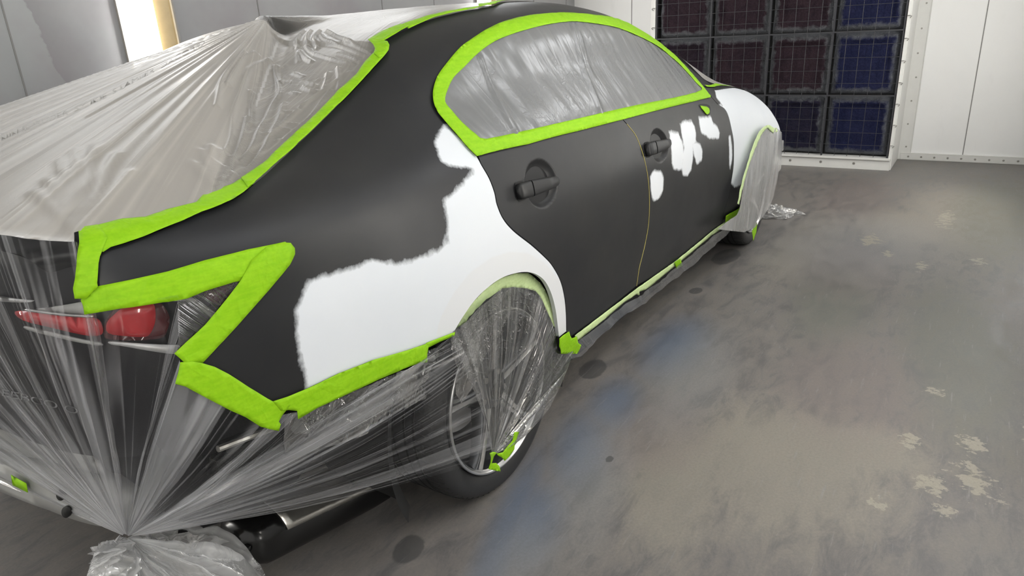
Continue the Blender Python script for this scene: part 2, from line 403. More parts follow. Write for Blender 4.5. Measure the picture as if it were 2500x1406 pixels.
def sdf(Q, poly):
    Q = np.asarray(Q, float); poly = np.asarray(poly, float); d = np.full(len(Q), 1e9); n = len(poly)
    for i in range(n):
        a = poly[i]; b = poly[(i+1) % n]; ab = b-a; L = ab@ab+1e-12
        t = np.clip(((Q-a)@ab)/L, 0, 1); r = Q-a-t[:, None]*ab; d = np.minimum(d, np.hypot(r[:, 0], r[:, 1]))
    d[inside(Q, poly)] *= -1
    return d
def inset(poly, g):
    poly = np.asarray(poly, float); a = np.roll(poly, 1, 0); b = np.roll(poly, -1, 0); t = b-a
    n = np.c_[-t[:, 1], t[:, 0]]; n /= (np.linalg.norm(n, axis=1)[:, None]+1e-12)
    area = np.sum(poly[:, 0]*np.roll(poly[:, 1], -1)-np.roll(poly[:, 0], -1)*poly[:, 1])
    g = np.asarray(g, float); g = g[:, None] if g.ndim else g
    return poly+n*(g if area > 0 else -g)
def sheet(name, poly, f3, mat, parent=None, step=.014, edge=.01, holes=(), fine=(), attrs=None, flange=0, fnorm=None, uv=None, thick=0, disp=None):
    """mesh of the planar-domain polygon `poly`, mapped by f3(u, v) -> xyz, triangulated to its exact outline"""
    B = resample(poly, edge); loops = [B]+[resample(h, edge) for h in holes]
    lo, hi = B.min(0), B.max(0)
    gx, gy = np.meshgrid(np.arange(lo[0]+step/2, hi[0], step), np.arange(lo[1]+step/2, hi[1], step), indexing='ij')
    gx = gx+np.where((np.arange(gx.shape[1]) % 2)[None, :] == 1, step/2, 0)
    G = np.c_[gx.ravel(), gy.ravel()]
    ex = [G]
    for (cx, cy, rx, ry, st) in fine:
        ax, ay = np.meshgrid(np.arange(cx-rx, cx+rx, st), np.arange(cy-ry, cy+ry, st), indexing='ij'); q = np.c_[ax.ravel(), ay.ravel()]
        ex[0] = ex[0][~((np.abs(ex[0][:, 0]-cx) < rx) & (np.abs(ex[0][:, 1]-cy) < ry))]; ex.append(q)
    G = np.vstack(ex)
    if len(G):
        keep = sdf(G, B) < -min(step, edge)*.45
        for h in loops[1:]: keep &= sdf(G, h) > min(step, edge)*.45
        G = G[keep]
    V = np.vstack(loops+[G]); E = []; n0 = 0
    for Lp in loops:
        m = len(Lp); E += [(n0+i, n0+(i+1) % m) for i in range(m)]; n0 += m
    r = delaunay_2d_cdt([Vector(v) for v in V], E, [], 0, 1e-6)
    V2 = np.array([tuple(v) for v in r[0]]); F = np.array([f for f in r[2] if len(f) == 3])
    cen = V2[F].mean(1); k = inside(cen, B)
    for h in loops[1:]: k &= ~inside(cen, h)
    F = F[k]
    used = np.unique(F); mp = -np.ones(len(V2), int); mp[used] = np.arange(len(used)); V2 = V2[used]; F = mp[F]
    P = f3(V2[:, 0], V2[:, 1])
    a, b, c = P[F[:, 0]], P[F[:, 1]], P[F[:, 2]]
    fn = np.cross(b-a, c-a)
    N = fnorm(V2[:, 0], V2[:, 1]) if fnorm else None
    if N is not None:
        fl = np.einsum('ij,ij->i', fn, N[F[:, 0]]) < 0; F[fl] = F[fl][:, ::-1]
    verts = P; faces = [tuple(map(int, f)) for f in F]; nv = len(P); norms = N
    if flange:
        # edge strip turned inwards
        ec = {}
        for f in faces:
            for i in range(3):
                e = (f[i], f[(i+1) % 3]); ec[tuple(sorted(e))] = None if tuple(sorted(e)) in ec else e
        be = [e for e in ec.values() if e]
        ids = sorted({i for e in be for i in e}); mp2 = {i: nv+q for q, i in enumerate(ids)}; mp3 = {i: nv+len(ids)+q for q, i in enumerate(ids)}
        NN = N if N is not None else np.tile([0, 0, 1.], (nv, 1))
        low = P[ids]-NN[ids]*flange
        on = np.zeros((nv, 3))
        for (i, j) in be:
            o_ = np.cross(P[j]-P[i], NN[i]); o_ /= np.linalg.norm(o_)+1e-12; on[i] += o_; on[j] += o_
        on = on[ids]; on /= np.linalg.norm(on, axis=1)[:, None]+1e-12
        verts = np.vstack([P, P[ids], low]); faces += [(mp2[j], mp2[i], mp3[i], mp3[j]) for i, j in be]
        norms = np.vstack([NN, on, on])
        V2 = np.vstack([V2, V2[ids], V2[ids]])
    me = bpy.data.meshes.new(name); me.from_pydata([tuple(v) for v in verts], [], faces); me.update()
    me.polygons.foreach_set('use_smooth', [True]*len(me.polygons))
    if attrs:
        for an, fnc in attrs.items():
            at = me.attributes.new(an, 'FLOAT', 'POINT'); at.data.foreach_set('value', np.asarray(fnc(V2, verts), dtype=np.float32))
    if uv is not None:
        U = np.asarray(uv(V2, verts), float); l = me.uv_layers.new(name='flow'); vi = np.empty(len(me.loops), int); me.loops.foreach_get('vertex_index', vi)
        l.data.foreach_set('uv', U[vi].ravel())
    o = link(me, name, mat, parent)
    if norms is not None: me.normals_split_custom_set_from_vertices([tuple(n) for n in norms])
    if thick:
        md = o.modifiers.new('thick', 'SOLIDIFY'); md.thickness = thick; md.offset = -1
    return o
def off(d): return lambda s, T: body(s, T)+body_n(s, T)*d
def fbm(x, y, z=0., o=3):
    return np.array([mnoise.fractal(Vector((float(a), float(b), float(z))), .9, 2.1, o) for a, b in zip(np.atleast_1d(x), np.atleast_1d(y))])

# ------------------------------------------------------------------ the setting
def wall_mat(name, a, b, stain=None, rough=.45):
    t = NT(name); o = t.obj()
    n = t.noise(o, 1.1, 6, .6, .6); f = t.noise(o, 30, 3); v = t.noise(t.mapping(o, (2, 2, .5)), 1.5, 5, .7)
    c = t.mix(t.ramp(n, [(.35, 0), (.65, 1)]), a, b)
    if stain:
        sx = t.n('ShaderNodeSeparateXYZ'); t.l(o, sx.inputs[0]); X = t.math('ADD', sx.outputs[0], t.math('MULTIPLY', t.math('SUBTRACT', t.noise(o, 5, 5, .6), .5), .16)); X = t.math('ADD', X, t.math('MULTIPLY', sx.outputs[2], .28))
        c = t.mix(t.ramp(X, [(.755, 0), (.765, .75), (.86, .45), (1.0, 0)]), c, (.25, .245, .25, 1))
        c = t.mix(t.ramp(X, [(.70, .6), (.758, .6), (.762, 0)]), c, (.37, .385, .385, 1))
        c = t.mix(t.ramp(t.noise(t.mapping(o, (1, 1, 1), loc=(3, 1, 5)), 1.6, 4, .6), [(.48, 0), (.70, .55)]), c, stain)
    c = t.mix(t.ramp(v, [(.6, 0), (.85, .15)]), c, (.35, .34, .32, 1))
    return t.done(t.pbr(c, rough, 0, t.bump(f, .06, .003), spec=.4))
M['wall_l'] = wall_mat('left_wall_paint', (.355, .36, .37, 1), (.40, .40, .405, 1), (.30, .265, .285, 1))
M['wall_e'] = wall_mat('end_wall_paint', (.84, .845, .845, 1), (.87, .875, .875, 1))
M['white'] = simple('chipped_white_paint', (.68, .68, .66), .5, var=.06, scale=12, bumps=.1)
M['ceil'] = simple('ceiling_paint', (.62, .62, .61), .6)
M['seam'] = simple('seam_caulk', (.24, .235, .23), .7)

def floor_mat():
    t = NT('booth_concrete'); o = t.obj()
    n1 = t.noise(o, .8, 6, .6, .4); n2 = t.noise(t.mapping(o, (1, 2.6, 1), rot=(0, 0, .25)), 5.5, 9, .74, .5); n3 = t.noise(o, 120, 3, .6); n4 = t.noise(o, 14, 6, .7)
    c = t.mix(t.ramp(n1, [(.35, 0), (.65, 1)]), (.142, .133, .129, 1), (.185, .173, .164, 1))
    c = t.mix(t.ramp(n2, [(.44, .0), (.62, .60)]), c, (.225, .203, .183, 1))
    c = t.mix(t.ramp(n2, [(.34, .65), (.49, 0)]), c, (.092, .090, .092, 1))
    nz = t.math('MULTIPLY', t.math('SUBTRACT', n4, .5), 1.0)
    nb = t.math('MULTIPLY', t.math('SUBTRACT', n2, .5), 1.1)
    def mask(name, lo, hi, k=1.0, nn=nb):
        a = t.math('ADD', t.attr(name), t.math('MULTIPLY', nn, k))
        return t.ramp(a, [(lo, 0), (hi, 1)])
    c = t.mix(t.math('MULTIPLY', mask('tan', .35, .75, .8), .62), c, (.285, .258, .218, 1))
    c = t.mix(t.math('MULTIPLY', mask('green', .35, .8, .8), .45), c, (.135, .145, .115, 1))
    c = t.mix(t.math('MULTIPLY', mask('pink', .35, .8, .8), .45), c, (.20, .165, .158, 1))
    c = t.mix(t.math('MULTIPLY', mask('blue', .30, 1.0, .7), .62), c, (.075, .125, .215, 1))
    c = t.mix(t.math('MULTIPLY', mask('haze', .3, .9, .6), .40), c, (.26, .265, .28, 1))
    c = t.mix(t.math('MULTIPLY', mask('oil', .42, .52, .35, nz), .70), c, (.05, .05, .052, 1))
    nc = t.math('SUBTRACT', t.noise(t.mapping(o, (1.5, 1, 1), rot=(0, 0, .3)), 20, 6, .72), .5)
    c = t.mix(t.math('MULTIPLY', mask('chip', .86, .90, 2.3, nc), .75), c, (.36, .33, .265, 1))
    c = t.mix(mask('speck', 1.02, 1.08, 3.0, t.math('SUBTRACT', t.noise(o, 75, 4, .6), .5)), c, (.55, .55, .55, 1))
    sc = t.ramp(t.noise(t.mapping(o, (3, 40, 1), rot=(0, 0, -.35)), 2.0, 4, .6), [(.62, 0), (.72, .45)])
    c = t.mix(sc, c, (.27, .265, .26, 1))
    c = t.mix(t.ramp(n3, [(.3, .25), (.7, 0)]), c, (.09, .09, .09, 1))
    r = t.ramp(n2, [(.3, .42), (.7, .62)])
    return t.done(t.pbr(c, r, 0, t.bump(t.math('ADD', n4, t.math('MULTIPLY', n3, .5)), .12, .004), spec=.5))
M['floor'] = floor_mat()
BLOBS = {   # name: [(x, y, rx, ry, rotation)]
 'blue': [(.30,-1.00,.26,.10,.35),(.62,-.98,.22,.10,.2),(1.22,-1.0,.34,.14,.1),(-.1,-1.05,.2,.10,.3),(-.14,-1.0,.4,.06,.3)],
 'haze': [(1.0,-1.15,.5,.16,.1),(.2,-1.1,.4,.12,.3),(3.1,-1.45,.7,.5,0),(-.25,-1.1,.2,.12,.3)],
 'tan': [(.52,-1.62,.42,.34,.2),(.25,-1.35,.35,.16,.3),(.72,-1.82,.18,.22,.2),(3.0,-1.2,.8,.2,0),(4.0,-2.0,1.0,.35,.1),(3.6,-1.7,.5,.4,0)],
 'green': [(1.7,-2.05,.9,.22,.1),(2.1,-1.5,.7,.2,.1),(4.2,-2.2,1.2,.3,0)],
 'pink': [(1.2,-1.7,.5,.25,.1),(2.6,-1.5,.5,.25,0),(4.4,-1.3,.8,.3,0),(.5,-1.15,.3,.2,0)],
 'oil': [(.84,-.78,.09,.05,.2),(2.53,-.83,.16,.07,0),(-.38,-.815,.055,.04,.3),(.28,-1.12,.02,.012,0),(1.9,-.86,.05,.03,0)],
 'chip': [(.70,-2.13,.16,.09,.3),(.92,-2.12,.12,.06,.2),(.62,-2.02,.10,.07,.1),(.85,-1.95,.10,.05,.2),(3.2,-1.53,.22,.10,0),(2.78,-1.84,.14,.05,0),(2.95,-1.66,.12,.05,0),(.45,-1.9,.06,.05,0),(.5,-2.06,.06,.05,0),(1.25,-2.0,.06,.05,0),(3.0,-2.1,.10,.06,0),(3.9,-1.9,.4,.08,0),(1.1,-2.3,.2,.06,0)],
 'speck': [(.78,-1.23,.16,.03,-1.2),(.45,-1.12,.05,.03,0),(1.02,-1.2,.03,.02,0),(2.75,-1.80,.03,.02,0),(.62,-1.45,.03,.02,0),(2.0,-1.45,.06,.02,0)],
}
def build_floor():
    xs = np.concatenate([np.linspace(XB, -1.2, 20), np.linspace(-1.15, 5.2, 500), np.linspace(5.25, XE, 12)])
    ys = np.concatenate([np.linspace(YR, -.6, 170), np.linspace(-.55, YL, 24)])
    X, Y = np.meshgrid(xs, ys, indexing='ij'); n = len(ys)
    v = [(a, b, 0) for a, b in zip(X.ravel(), Y.ravel())]
    f = [(i*n+j, (i+1)*n+j, (i+1)*n+j+1, i*n+j+1) for i in range(len(xs)-1) for j in range(n-1)]
    me = bpy.data.meshes.new('floor'); me.from_pydata(v, [], f); me.update()
    for k, L in BLOBS.items():
        a = np.zeros(X.size)
        for (cx, cy, rx, ry, ro) in L:
            dx, dy = X.ravel()-cx, Y.ravel()-cy; c, s_ = math.cos(ro), math.sin(ro)
            q = ((dx*c+dy*s_)/rx)**2+((-dx*s_+dy*c)/ry)**2; a = np.maximum(a, np.exp(-q*.7))
        at = me.attributes.new(k, 'FLOAT', 'POINT'); at.data.foreach_set('value', a.astype(np.float32))
    o = link(me, 'floor', M['floor']); tag(o, 'stained grey concrete floor of the booth with blue and tan overspray', kind='structure')
build_floor()

def wall_panels(name, mat, a, b, label, seams, axis):
    """a thin-shelled wall with raised seam strips and screws; axis 'x' wall runs along x, 'y' along y"""
    m = MB(); m.box(a, b, 0)
    for q in seams:
        if axis == 'x': y = b[1] if b[1] < 0 else a[1]; sgn = 1 if b[1] < 0 else -1; m.box((q-.004, y-.003 if sgn < 0 else y, 0), (q+.004, y if sgn < 0 else y+.003, ZC), 1)
        else: m.box((a[0]-.003, q-.004, 0), (a[0], q+.004, ZC), 1)
    o = m.build(name, [mat, M['seam']]); tag(o, label, kind='structure'); return o
wall_panels('wall_left', M['wall_l'], (XB, YL, 0), (XE+.1, YL+.08, ZC), 'grey painted panel wall with overspray behind the car', [.22, 1.72, 2.9, 3.55, 5.2, 5.9, -1.2], 'x')
wall_panels('wall_end', M['wall_e'], (XE, YR-.1, 0), (XE+.08, YL+.1, ZC), 'white panel wall at the far end of the booth', [-1.92, 1.35], 'y')
wall_panels('wall_right', M['wall_e'], (XB, YR-.08, 0), (XE+.1, YR, ZC), 'white panel wall on the right side of the booth', [-2, 0, 2, 4], 'x')
tag(MB().box((XB-.08, YR-.1, 0), (XB, YL+.1, ZC)).build('wall_rear', M['wall_e']), 'white wall behind the camera', kind='structure')
tag(MB().box((XB, YR-.1, ZC), (XE+.1, YL+.1, ZC+.08)).build('ceiling', M['ceil']), 'booth ceiling', kind='structure')
# baseboard with screws at the end wall
bb = MB(); bb.box((XE-.02, YR, 0), (XE, -1.42, .062)); bb.box((XE-.022, YR, .058), (XE, -1.42, .064))
b_ = bb.build('baseboard_end', M['white'], bevel=.003); tag(b_, 'chipped white metal kick strip along the foot of the end wall', kind='structure')
sc = MB()
for y in np.arange(-2.45, -1.45, .107): sc.lathe_y([(0, 0), (.009, 0), (.009, .004), (0, .005)], 10)
def disc_x(m, x, y, z, r, h=.004, n=10):
    vs = [(x-h, y+r*.75*math.cos(2*math.pi*k/n), z+r*.75*math.sin(2*math.pi*k/n)) for k in range(n)]+[(x, y+r*math.cos(2*math.pi*k/n), z+r*math.sin(2*math.pi*k/n)) for k in range(n)]
    m.add(vs, [tuple(range(n))]+[(k, (k+1) % n, n+(k+1) % n, n+k) for k in range(n)])
for y in np.arange(-2.45, -1.45, .107):
    sc = MB(); disc_x(sc, XE-.022, y, .03, .009); sc.build('screw', M['screw'], b_)
for z in np.arange(.12, 2.6, .21):
    sc = MB(); disc_x(sc, XE-.012, -1.45+.008*math.sin(z*40), z, .008); sc.build('screw', M['screw'], b_)
# white corner trim beside the filter bank
tm = MB(); tm.box((XF+.01, -1.40, 0), (XE, -1.37, ZC)); tm.box((XE-.012, -1.50, 0), (XE, -1.385, ZC)); tm.box((XE-.018, -1.505, 0), (XE, -1.497, ZC))
tag(tm.build('trim_1', M['white'], bevel=.003), 'white side cheek and corner trim right of the filter bank', kind='structure')
tm = MB(); tm.box((XF+.01, .86, 0), (XE, .89, ZC)); tm.box((XE-.012, .88, 0), (XE, 1.0, ZC))
tag(tm.build('trim_2', M['white'], bevel=.003), 'white side cheek left of the filter bank', kind='structure')

# filter bank
CW, CH, Y1F, Z0F = .545, .535, -1.36, .11
rack = empty('filter_rack', (XF, -.27, 0)); tag(rack, 'dark steel rack with wire retainers holding the exhaust filters in the end wall', 'filter rack')
def rp(mb, name, mat, **k): o = mb.build(name, mat, **k); return child(o, rack)
m = MB(); m.box((XF-.02, Y1F-.03, 0), (XF+.10, Y1F+4*CW+.03, .095)); m.box((XF-.04, Y1F-.03, .09), (XF+.10, Y1F+4*CW+.03, .108))
m.box((XF-.022, Y1F+1.02, 0), (XF-.018, Y1F+1.03, .09)); rp(m, 'base_beam', M['white'], bevel=.004)
for y in (-1.1, -.82, -.55, -.28, 0, .28):
    sc = MB(); disc_x(sc, XF-.02, y, .05, .012); rp(sc, 'screw', M['screw'])
for i in range(5):
    y = Y1F+i*CW; m = MB(); m.box((XF-.01, y-.006, .10), (XF+.02, y+.006, Z0F+4*CH)); rp(m, 'upright', M['steel'])
for j in range(1, 5):
    z = Z0F+j*CH; m = MB(); m.box((XF-.018, Y1F, z-.006), (XF+.01, Y1F+4*CW, z+.006)); rp(m, 'crossbar', M['steel'])
for ya, yb in ((Y1F-.034, Y1F-.012), (Y1F+4*CW+.012, Y1F+4*CW+.034)): rp(MB().box((XF-.012, ya, .10), (XF+.03, yb, Z0F+4*CH)), 'side_channel', M['white'])
for z in np.arange(.22, 2.2, .178):
    for y, sg in ((Y1F-.012, -1), (Y1F+4*CW+.012, 1)):
        m = MB(); m.tube([(XF-.02, y, z), (XF-.032, y+sg*.018, z+.002), (XF-.022, y+sg*.034, z-.004), (XF-.014, y+sg*.022, z-.018)], .0035, 6)
        rp(m, 'hook', M['screw'])
m = MB(); m.box((XF+.10, Y1F-.03, 0), (XF+.12, Y1F+4*CW+.03, ZC)); rp(m, 'back_plate', M['under'])
def pad_mat(name, a, b):
    t = NT(name); o = t.obj(); e = t.attr('edge')
    n = t.noise(o, 7, 6, .65, .8); n2 = t.noise(o, 60, 4, .7)
    c = t.mix(t.ramp(n, [(.35, 0), (.65, 1)]), a, b)
    c = t.mix(t.ramp(n2, [(.45, 0), (.75, .5)]), c, tuple(min(1, x*2.2+.004) for x in a[:3])+(1,))
    fz = t.math('ADD', e, t.math('MULTIPLY', t.math('SUBTRACT', t.noise(o, 16, 4, .6), .5), .9))
    c = t.mix(t.ramp(fz, [(.34, 0), (.72, .85)]), c, (.15, .158, .17, 1))
    return t.done(t.pbr(c, .9, 0, t.bump(t.math('ADD', n2, t.math('MULTIPLY', n, 1.5)), .9, .02), spec=.15))
NAVY = pad_mat('navy_stained_filter', (.010, .013, .042, 1), (.018, .020, .055, 1))
NAVY2 = pad_mat('blue_black_stained_filter', (.010, .011, .026, 1), (.022, .018, .034, 1))
MAR = pad_mat('maroon_stained_filter', (.022, .014, .020, 1), (.036, .022, .028, 1))
MAR2 = pad_mat('brown_stained_filter', (.018, .012, .017, 1), (.026, .018, .028, 1))
PM = {0: [NAVY, NAVY, NAVY, NAVY, NAVY], 1: [NAVY2, MAR, MAR, NAVY2, NAVY2], 2: [MAR2, MAR, MAR, MAR2, NAVY2], 3: [MAR2, MAR2, MAR, MAR, MAR]}
ROWN = ['bottom', 'second from the floor', 'third from the floor', 'topmost']
tag(MB().box((XF-.01, Y1F-.034, Z0F+4*CH), (XE, Y1F+4*CW+.034, ZC)).build('trim_3', M['white']), 'white header panel above the filter bank', kind='structure')
COLN = ['right-hand', 'second from the right', 'third from the right', 'left-hand']
for ci in range(4):
    for ri in range(4):
        y0 = Y1F+ci*CW; z0 = Z0F+ri*CH; N = 34
        vs = []; ed = []
        for i in range(N+1):
            for j in range(N+1):
                u, v = i/N, j/N; du = min(u, 1-u); dv = min(v, 1-v); d = min(du, dv)
                nn = mnoise.fractal(Vector((u*5+ci*7, v*5+ri*9, 1.3)), .8, 2, 4); n3 = mnoise.noise(Vector((u*14+ci*3, v*14+ri*5, 4)))
                puff = .045*math.sin(math.pi*min(1, d/.10)/2)*(1 if d < .10 else 1)-(.03 if d > .12 else 0)*min(1, (d-.12)/.05 if d > .12 else 0)
                x = XF+.065-puff-.012*nn-.006*n3+(.02 if d < .004 else 0)
                vs.append((x, y0+.010+u*(CW-.02), z0+.008+v*(CH-.016))); ed.append(1-min(1, d/.17))
        fs = [(i*(N+1)+j, i*(N+1)+j+1, (i+1)*(N+1)+j+1, (i+1)*(N+1)+j) for i in range(N) for j in range(N)]
        me = bpy.data.meshes.new('exhaust_filter'); me.from_pydata(vs, [], fs); me.update()
        me.polygons.foreach_set('use_smooth', [True]*len(me.polygons))
        at = me.attributes.new('edge', 'FLOAT', 'POINT'); at.data.foreach_set('value', np.array(ed, np.float32))
        mt = PM[ci][ri]; o = link(me, 'exhaust_filter', mt)
        colw = {NAVY: 'navy blue', NAVY2: 'blue-black', MAR: 'maroon', MAR2: 'brown-black'}[mt]
        tag(o, 'quilted %s exhaust filter, %s column, %s row' % (colw, COLN[ci], ROWN[ri]), 'filter', 'exhaust filters in the end wall rack')
        if ri < 4:
            g = MB(); k = .108
            for q in range(1, 5):
                g.tube([(XF-.006, y0+q*k+.002, z0), (XF-.006, y0+q*k+.002, z0+CH)], .0022, 5)
                g.tube([(XF-.009, y0, z0+q*k-.004), (XF-.009, y0+CW, z0+q*k-.004)], .0022, 5)
            rp(g, 'wire_retainer', M['steel'])

# lamps of the booth
def emis(name, col, e):
    t = NT(name); em = t.n('ShaderNodeEmission', i_Color=col, i_Strength=e); return t.done(em.outputs[0])
M['tube'] = emis('fluorescent_tube_glow', (1, .985, .95, 1), FIX_E*1.5)
M['tube_w'] = emis('warm_tube_glow', (1, .90, .70, 1), FIX_E*.5)
M['tube_c'] = emis('ceiling_tube_glow', (.97, .985, 1, 1), CEIL_E)
M['diff'] = simple('fixture_reflector_cream', (.46, .36, .20), .35, .0)
M['frame'] = simple('fixture_frame', (.35, .33, .30), .5)
def wall_fixture(x0, side, label, wdt=.315):
    y = YL if side > 0 else YR; s_ = -side; z0, z1 = .55, 2.35
    r = empty('light_fixture', (x0+wdt/2, y, z0)); tag(r, label, 'light fixture', 'upright tube lights set in the booth walls')
    child(MB().box((x0, y+s_*.001, z0), (x0+wdt, y+s_*.004, z1)).build('reflector', M['diff']), r)
    f = MB()
    for a, b in (((x0-.012, z0-.012), (x0, z1+.012)), ((x0+wdt, z0-.012), (x0+wdt+.012, z1+.012)), ((x0, z0-.012), (x0+wdt, z0)), ((x0, z1), (x0+wdt, z1+.012))):
        f.box((a[0], y if s_ > 0 else y-.02, a[1]), (b[0], y+.02 if s_ > 0 else y, b[1]))
    child(f.build('frame', M['frame']), r)
    for k in range(4):
        xc = x0+wdt*(.09+.155*k)
        child(MB().tube([(xc, y+s_*.026, z0+.03), (xc, y+s_*.026, z1-.03)], .019, 12).build('tube', M['tube_w' if k == 3 else 'tube']), r)
wall_fixture(.785, 1, 'tall glowing tube light in the left wall, above the boot of the car')
wall_fixture(4.17, 1, 'glowing tube light in the left wall seen just above the roof')
wall_fixture(-2.6, 1, 'tube light in the left wall, outside the photo behind the car')
for x, q in ((.785, 'beside the rear wheel'), (4.17, 'nearest the filter bank'), (-2.6, 'behind the camera')): wall_fixture(x, -1, 'tube light in the right wall %s' % q)
def ceil_fixture(x0, x1, y, tilt, label):
    r = empty('ceiling_light', ((x0+x1)/2, y, ZC-.12)); tag(r, label, 'light fixture', 'ceiling lights along the top of the booth walls')
    c, s_ = math.cos(tilt), math.sin(tilt); hw = .17
    def q(a, h): return (y+a*c+h*s_, ZC-.14+a*s_-h*c)
    m = MB()
    (ya, za), (yb, zb), (yc, zc), (yd, zd) = q(-hw, 0), q(hw, 0), q(hw, -.04), q(-hw, -.04)
    m.add([(x0, ya, za), (x0, yb, zb), (x0, yc, zc), (x0, yd, zd), (x1, ya, za), (x1, yb, zb), (x1, yc, zc), (x1, yd, zd)], [(0, 1, 2, 3), (4, 7, 6, 5), (1, 5, 6, 2), (2, 6, 7, 3), (3, 7, 4, 0)])
    child(m.build('housing', M['frame']), r)
    m = MB(); (ya, za), (yb, zb) = q(-hw+.01, .001), q(hw-.01, .001)
    m.add([(x0+.01, ya, za), (x1-.01, ya, za), (x1-.01, yb, zb), (x0+.01, yb, zb)], [(0, 1, 2, 3)])
    child(m.build('diffuser', M['tube_c']), r)
for x, q in ((-2.6, 'behind the camera'), (-.6, 'over the tail of the car'), (1.4, 'over the middle of the car'), (3.4, 'nearest the filter bank')):
    ceil_fixture(x, x+1.25, YR+.42, .7, 'long ceiling light above the right wall, %s' % q)
    ceil_fixture(x, x+1.25, YL-.42, -.7, 'long ceiling light above the left wall, %s' % q)

# ------------------------------------------------------------------ the car
car = empty('car', (0, 0, 0)); tag(car, 'dark primered saloon car masked for painting in the middle of the booth', 'car')
z2 = lambda pts: Z(900, 0, 2.343, pts)      # readings taken from enlarged crops of the photograph
z4 = lambda pts: Z(0, 500, 2.8125, pts)
z5 = lambda pts: Z(700, 550, 2.009, pts)
z8 = lambda pts: Z(1500, 180, 3.196, pts)
zw = lambda pts: Z(1000, 640, 2.343, pts)
z6 = lambda pts: Z(1350, 560, 4.136, pts)
z11 = lambda pts: Z(1000, 0, 3.571, pts)
z9 = lambda pts: Z(560, 0, 4.63, pts)

GAP1 = z2([(640, 932), (650, 950), (690, 1020), (720, 1100), (735, 1170), (770, 1250), (830, 1320)])+[(1297, 597), (1330, 627), (1349, 649), (1368, 684), (1378, 724), (1382, 764), (1383, 809)]
BG = z2([(1455, 685), (1490, 725), (1530, 780), (1565, 870), (1590, 970), (1603, 1080), (1605, 1200), (1598, 1300), (1580, 1400)])+[(1567, 628), (1560, 657), (1554, 698)]
FG = z8([(760, 185), (810, 240), (860, 275), (890, 330), (912, 420), (930, 520), (933, 620), (930, 720), (915, 830), (895, 940), (870, 1030), (848, 1100)])+[(1762, 548)]
SILL = [(1383, 824), (1470, 762), (1554, 703), (1641, 643), (1740, 561), (1762, 545)]
DLO_OUT = z11([(0, 999)])[:0]+z2([(610, 900), (560, 850), (500, 780), (430, 700), (385, 640), (362, 580), (365, 510), (390, 440), (440, 370)])+z11([(430, 430), (560, 335), (700, 250), (850, 190), (1050, 145), (1250, 125), (1390, 122), (1600, 140), (1770, 165), (1950, 232), (2100, 320), (2230, 425)])+[(1655, 146), (1685, 179), (1711, 209), (1732, 235)]
DLO_LOW = z2([(620, 905), (900, 830), (1200, 750), (1455, 685), (1700, 620), (1950, 560)])       # lower tape edge, rear to front
DLO_IN = z2([(665, 800), (900, 750), (1200, 680), (1500, 610), (1750, 560), (1895, 520), (1870, 480), (1780, 380), (1650, 270), (1500, 195), (1400, 160), (1250, 135), (1140, 130), (1000, 150), (850, 190), (720, 240), (620, 310), (540, 390), (480, 450), (445, 520), (430, 590), (470, 640), (520, 700), (600, 770)])
QTOP = [(242, 697), (242, 640), (245, 628), (252, 619), (270, 608), (306, 598), (348, 584), (427, 553), (491, 526), (540, 508), (565, 496), (596, 477), (621, 456), (650, 431), (681, 402), (728, 359), (775, 315), (822, 268), (869, 221), (909, 177), (937, 146), (949, 130), (952, 121), (949, 113), (939, 109), (998, 76), (1056, 50), (1112, 35)]
QTOP = [q for q in QTOP if q != (862, 200)]
LAMP = z4([(900, 515), (1150, 460), (1400, 385), (1700, 310), (1950, 258), (1985, 266), (2012, 300), (2014, 340), (1980, 410), (1900, 505), (1700, 735), (1500, 955), (1385, 1078)])
QLOW = [(555, 909), (604, 941), (661, 975), (700, 962), (750, 941), (824, 906), (909, 873), (994, 849), (1038, 834), (1070, 822), (1098, 811), (1106, 808)]
ARCH = z5([(830, 505), (870, 440), (920, 370), (980, 310), (1050, 260), (1120, 235), (1180, 229), (1230, 243), (1270, 278), (1300, 340), (1320, 420), (1330, 500), (1336, 548)])

gap1 = PX(crom(GAP1)); bgap = PX(crom(BG)); fgap = PX(crom(FG)); sill = PX([(x, y+6) for x, y in SILL])
dlo_out = PX(crom(DLO_OUT)); dlo_low = PX(DLO_LOW)
TI = TK[8]
q_top = PX(crom(QTOP, k=4)); s_last = q_top[-1][0]
ditch0 = q_top[-1]
railT = lambda x: float(np.interp(x, [.358, .60, .9, 1.5, 1.9, 2.16], [ditch0[1], 1.305, 1.44, 1.47, 1.36, TI]))
rail = [(s_, railT(s_)) for s_ in np.arange(ditch0[0]+.06, 2.16, .07)]
rail += [(2.2, TK[7]+.03), (2.2, TK[6]-.02)]
lamp = PX(crom(LAMP, k=4)); q_low = PX(QLOW); arch = PX(crom(ARCH, k=4))
TG = lambda L, t: [(p[0], p[1], t) for p in L]
UT = -.007      # runs this far on under the tape
quarter = TG(q_top+rail, UT)+TG(dlo_out[::-1], UT)+TG(gap1, .0022)+TG(arch[::-1], .0)+TG(q_low[::-1]+lamp[::-1], UT)

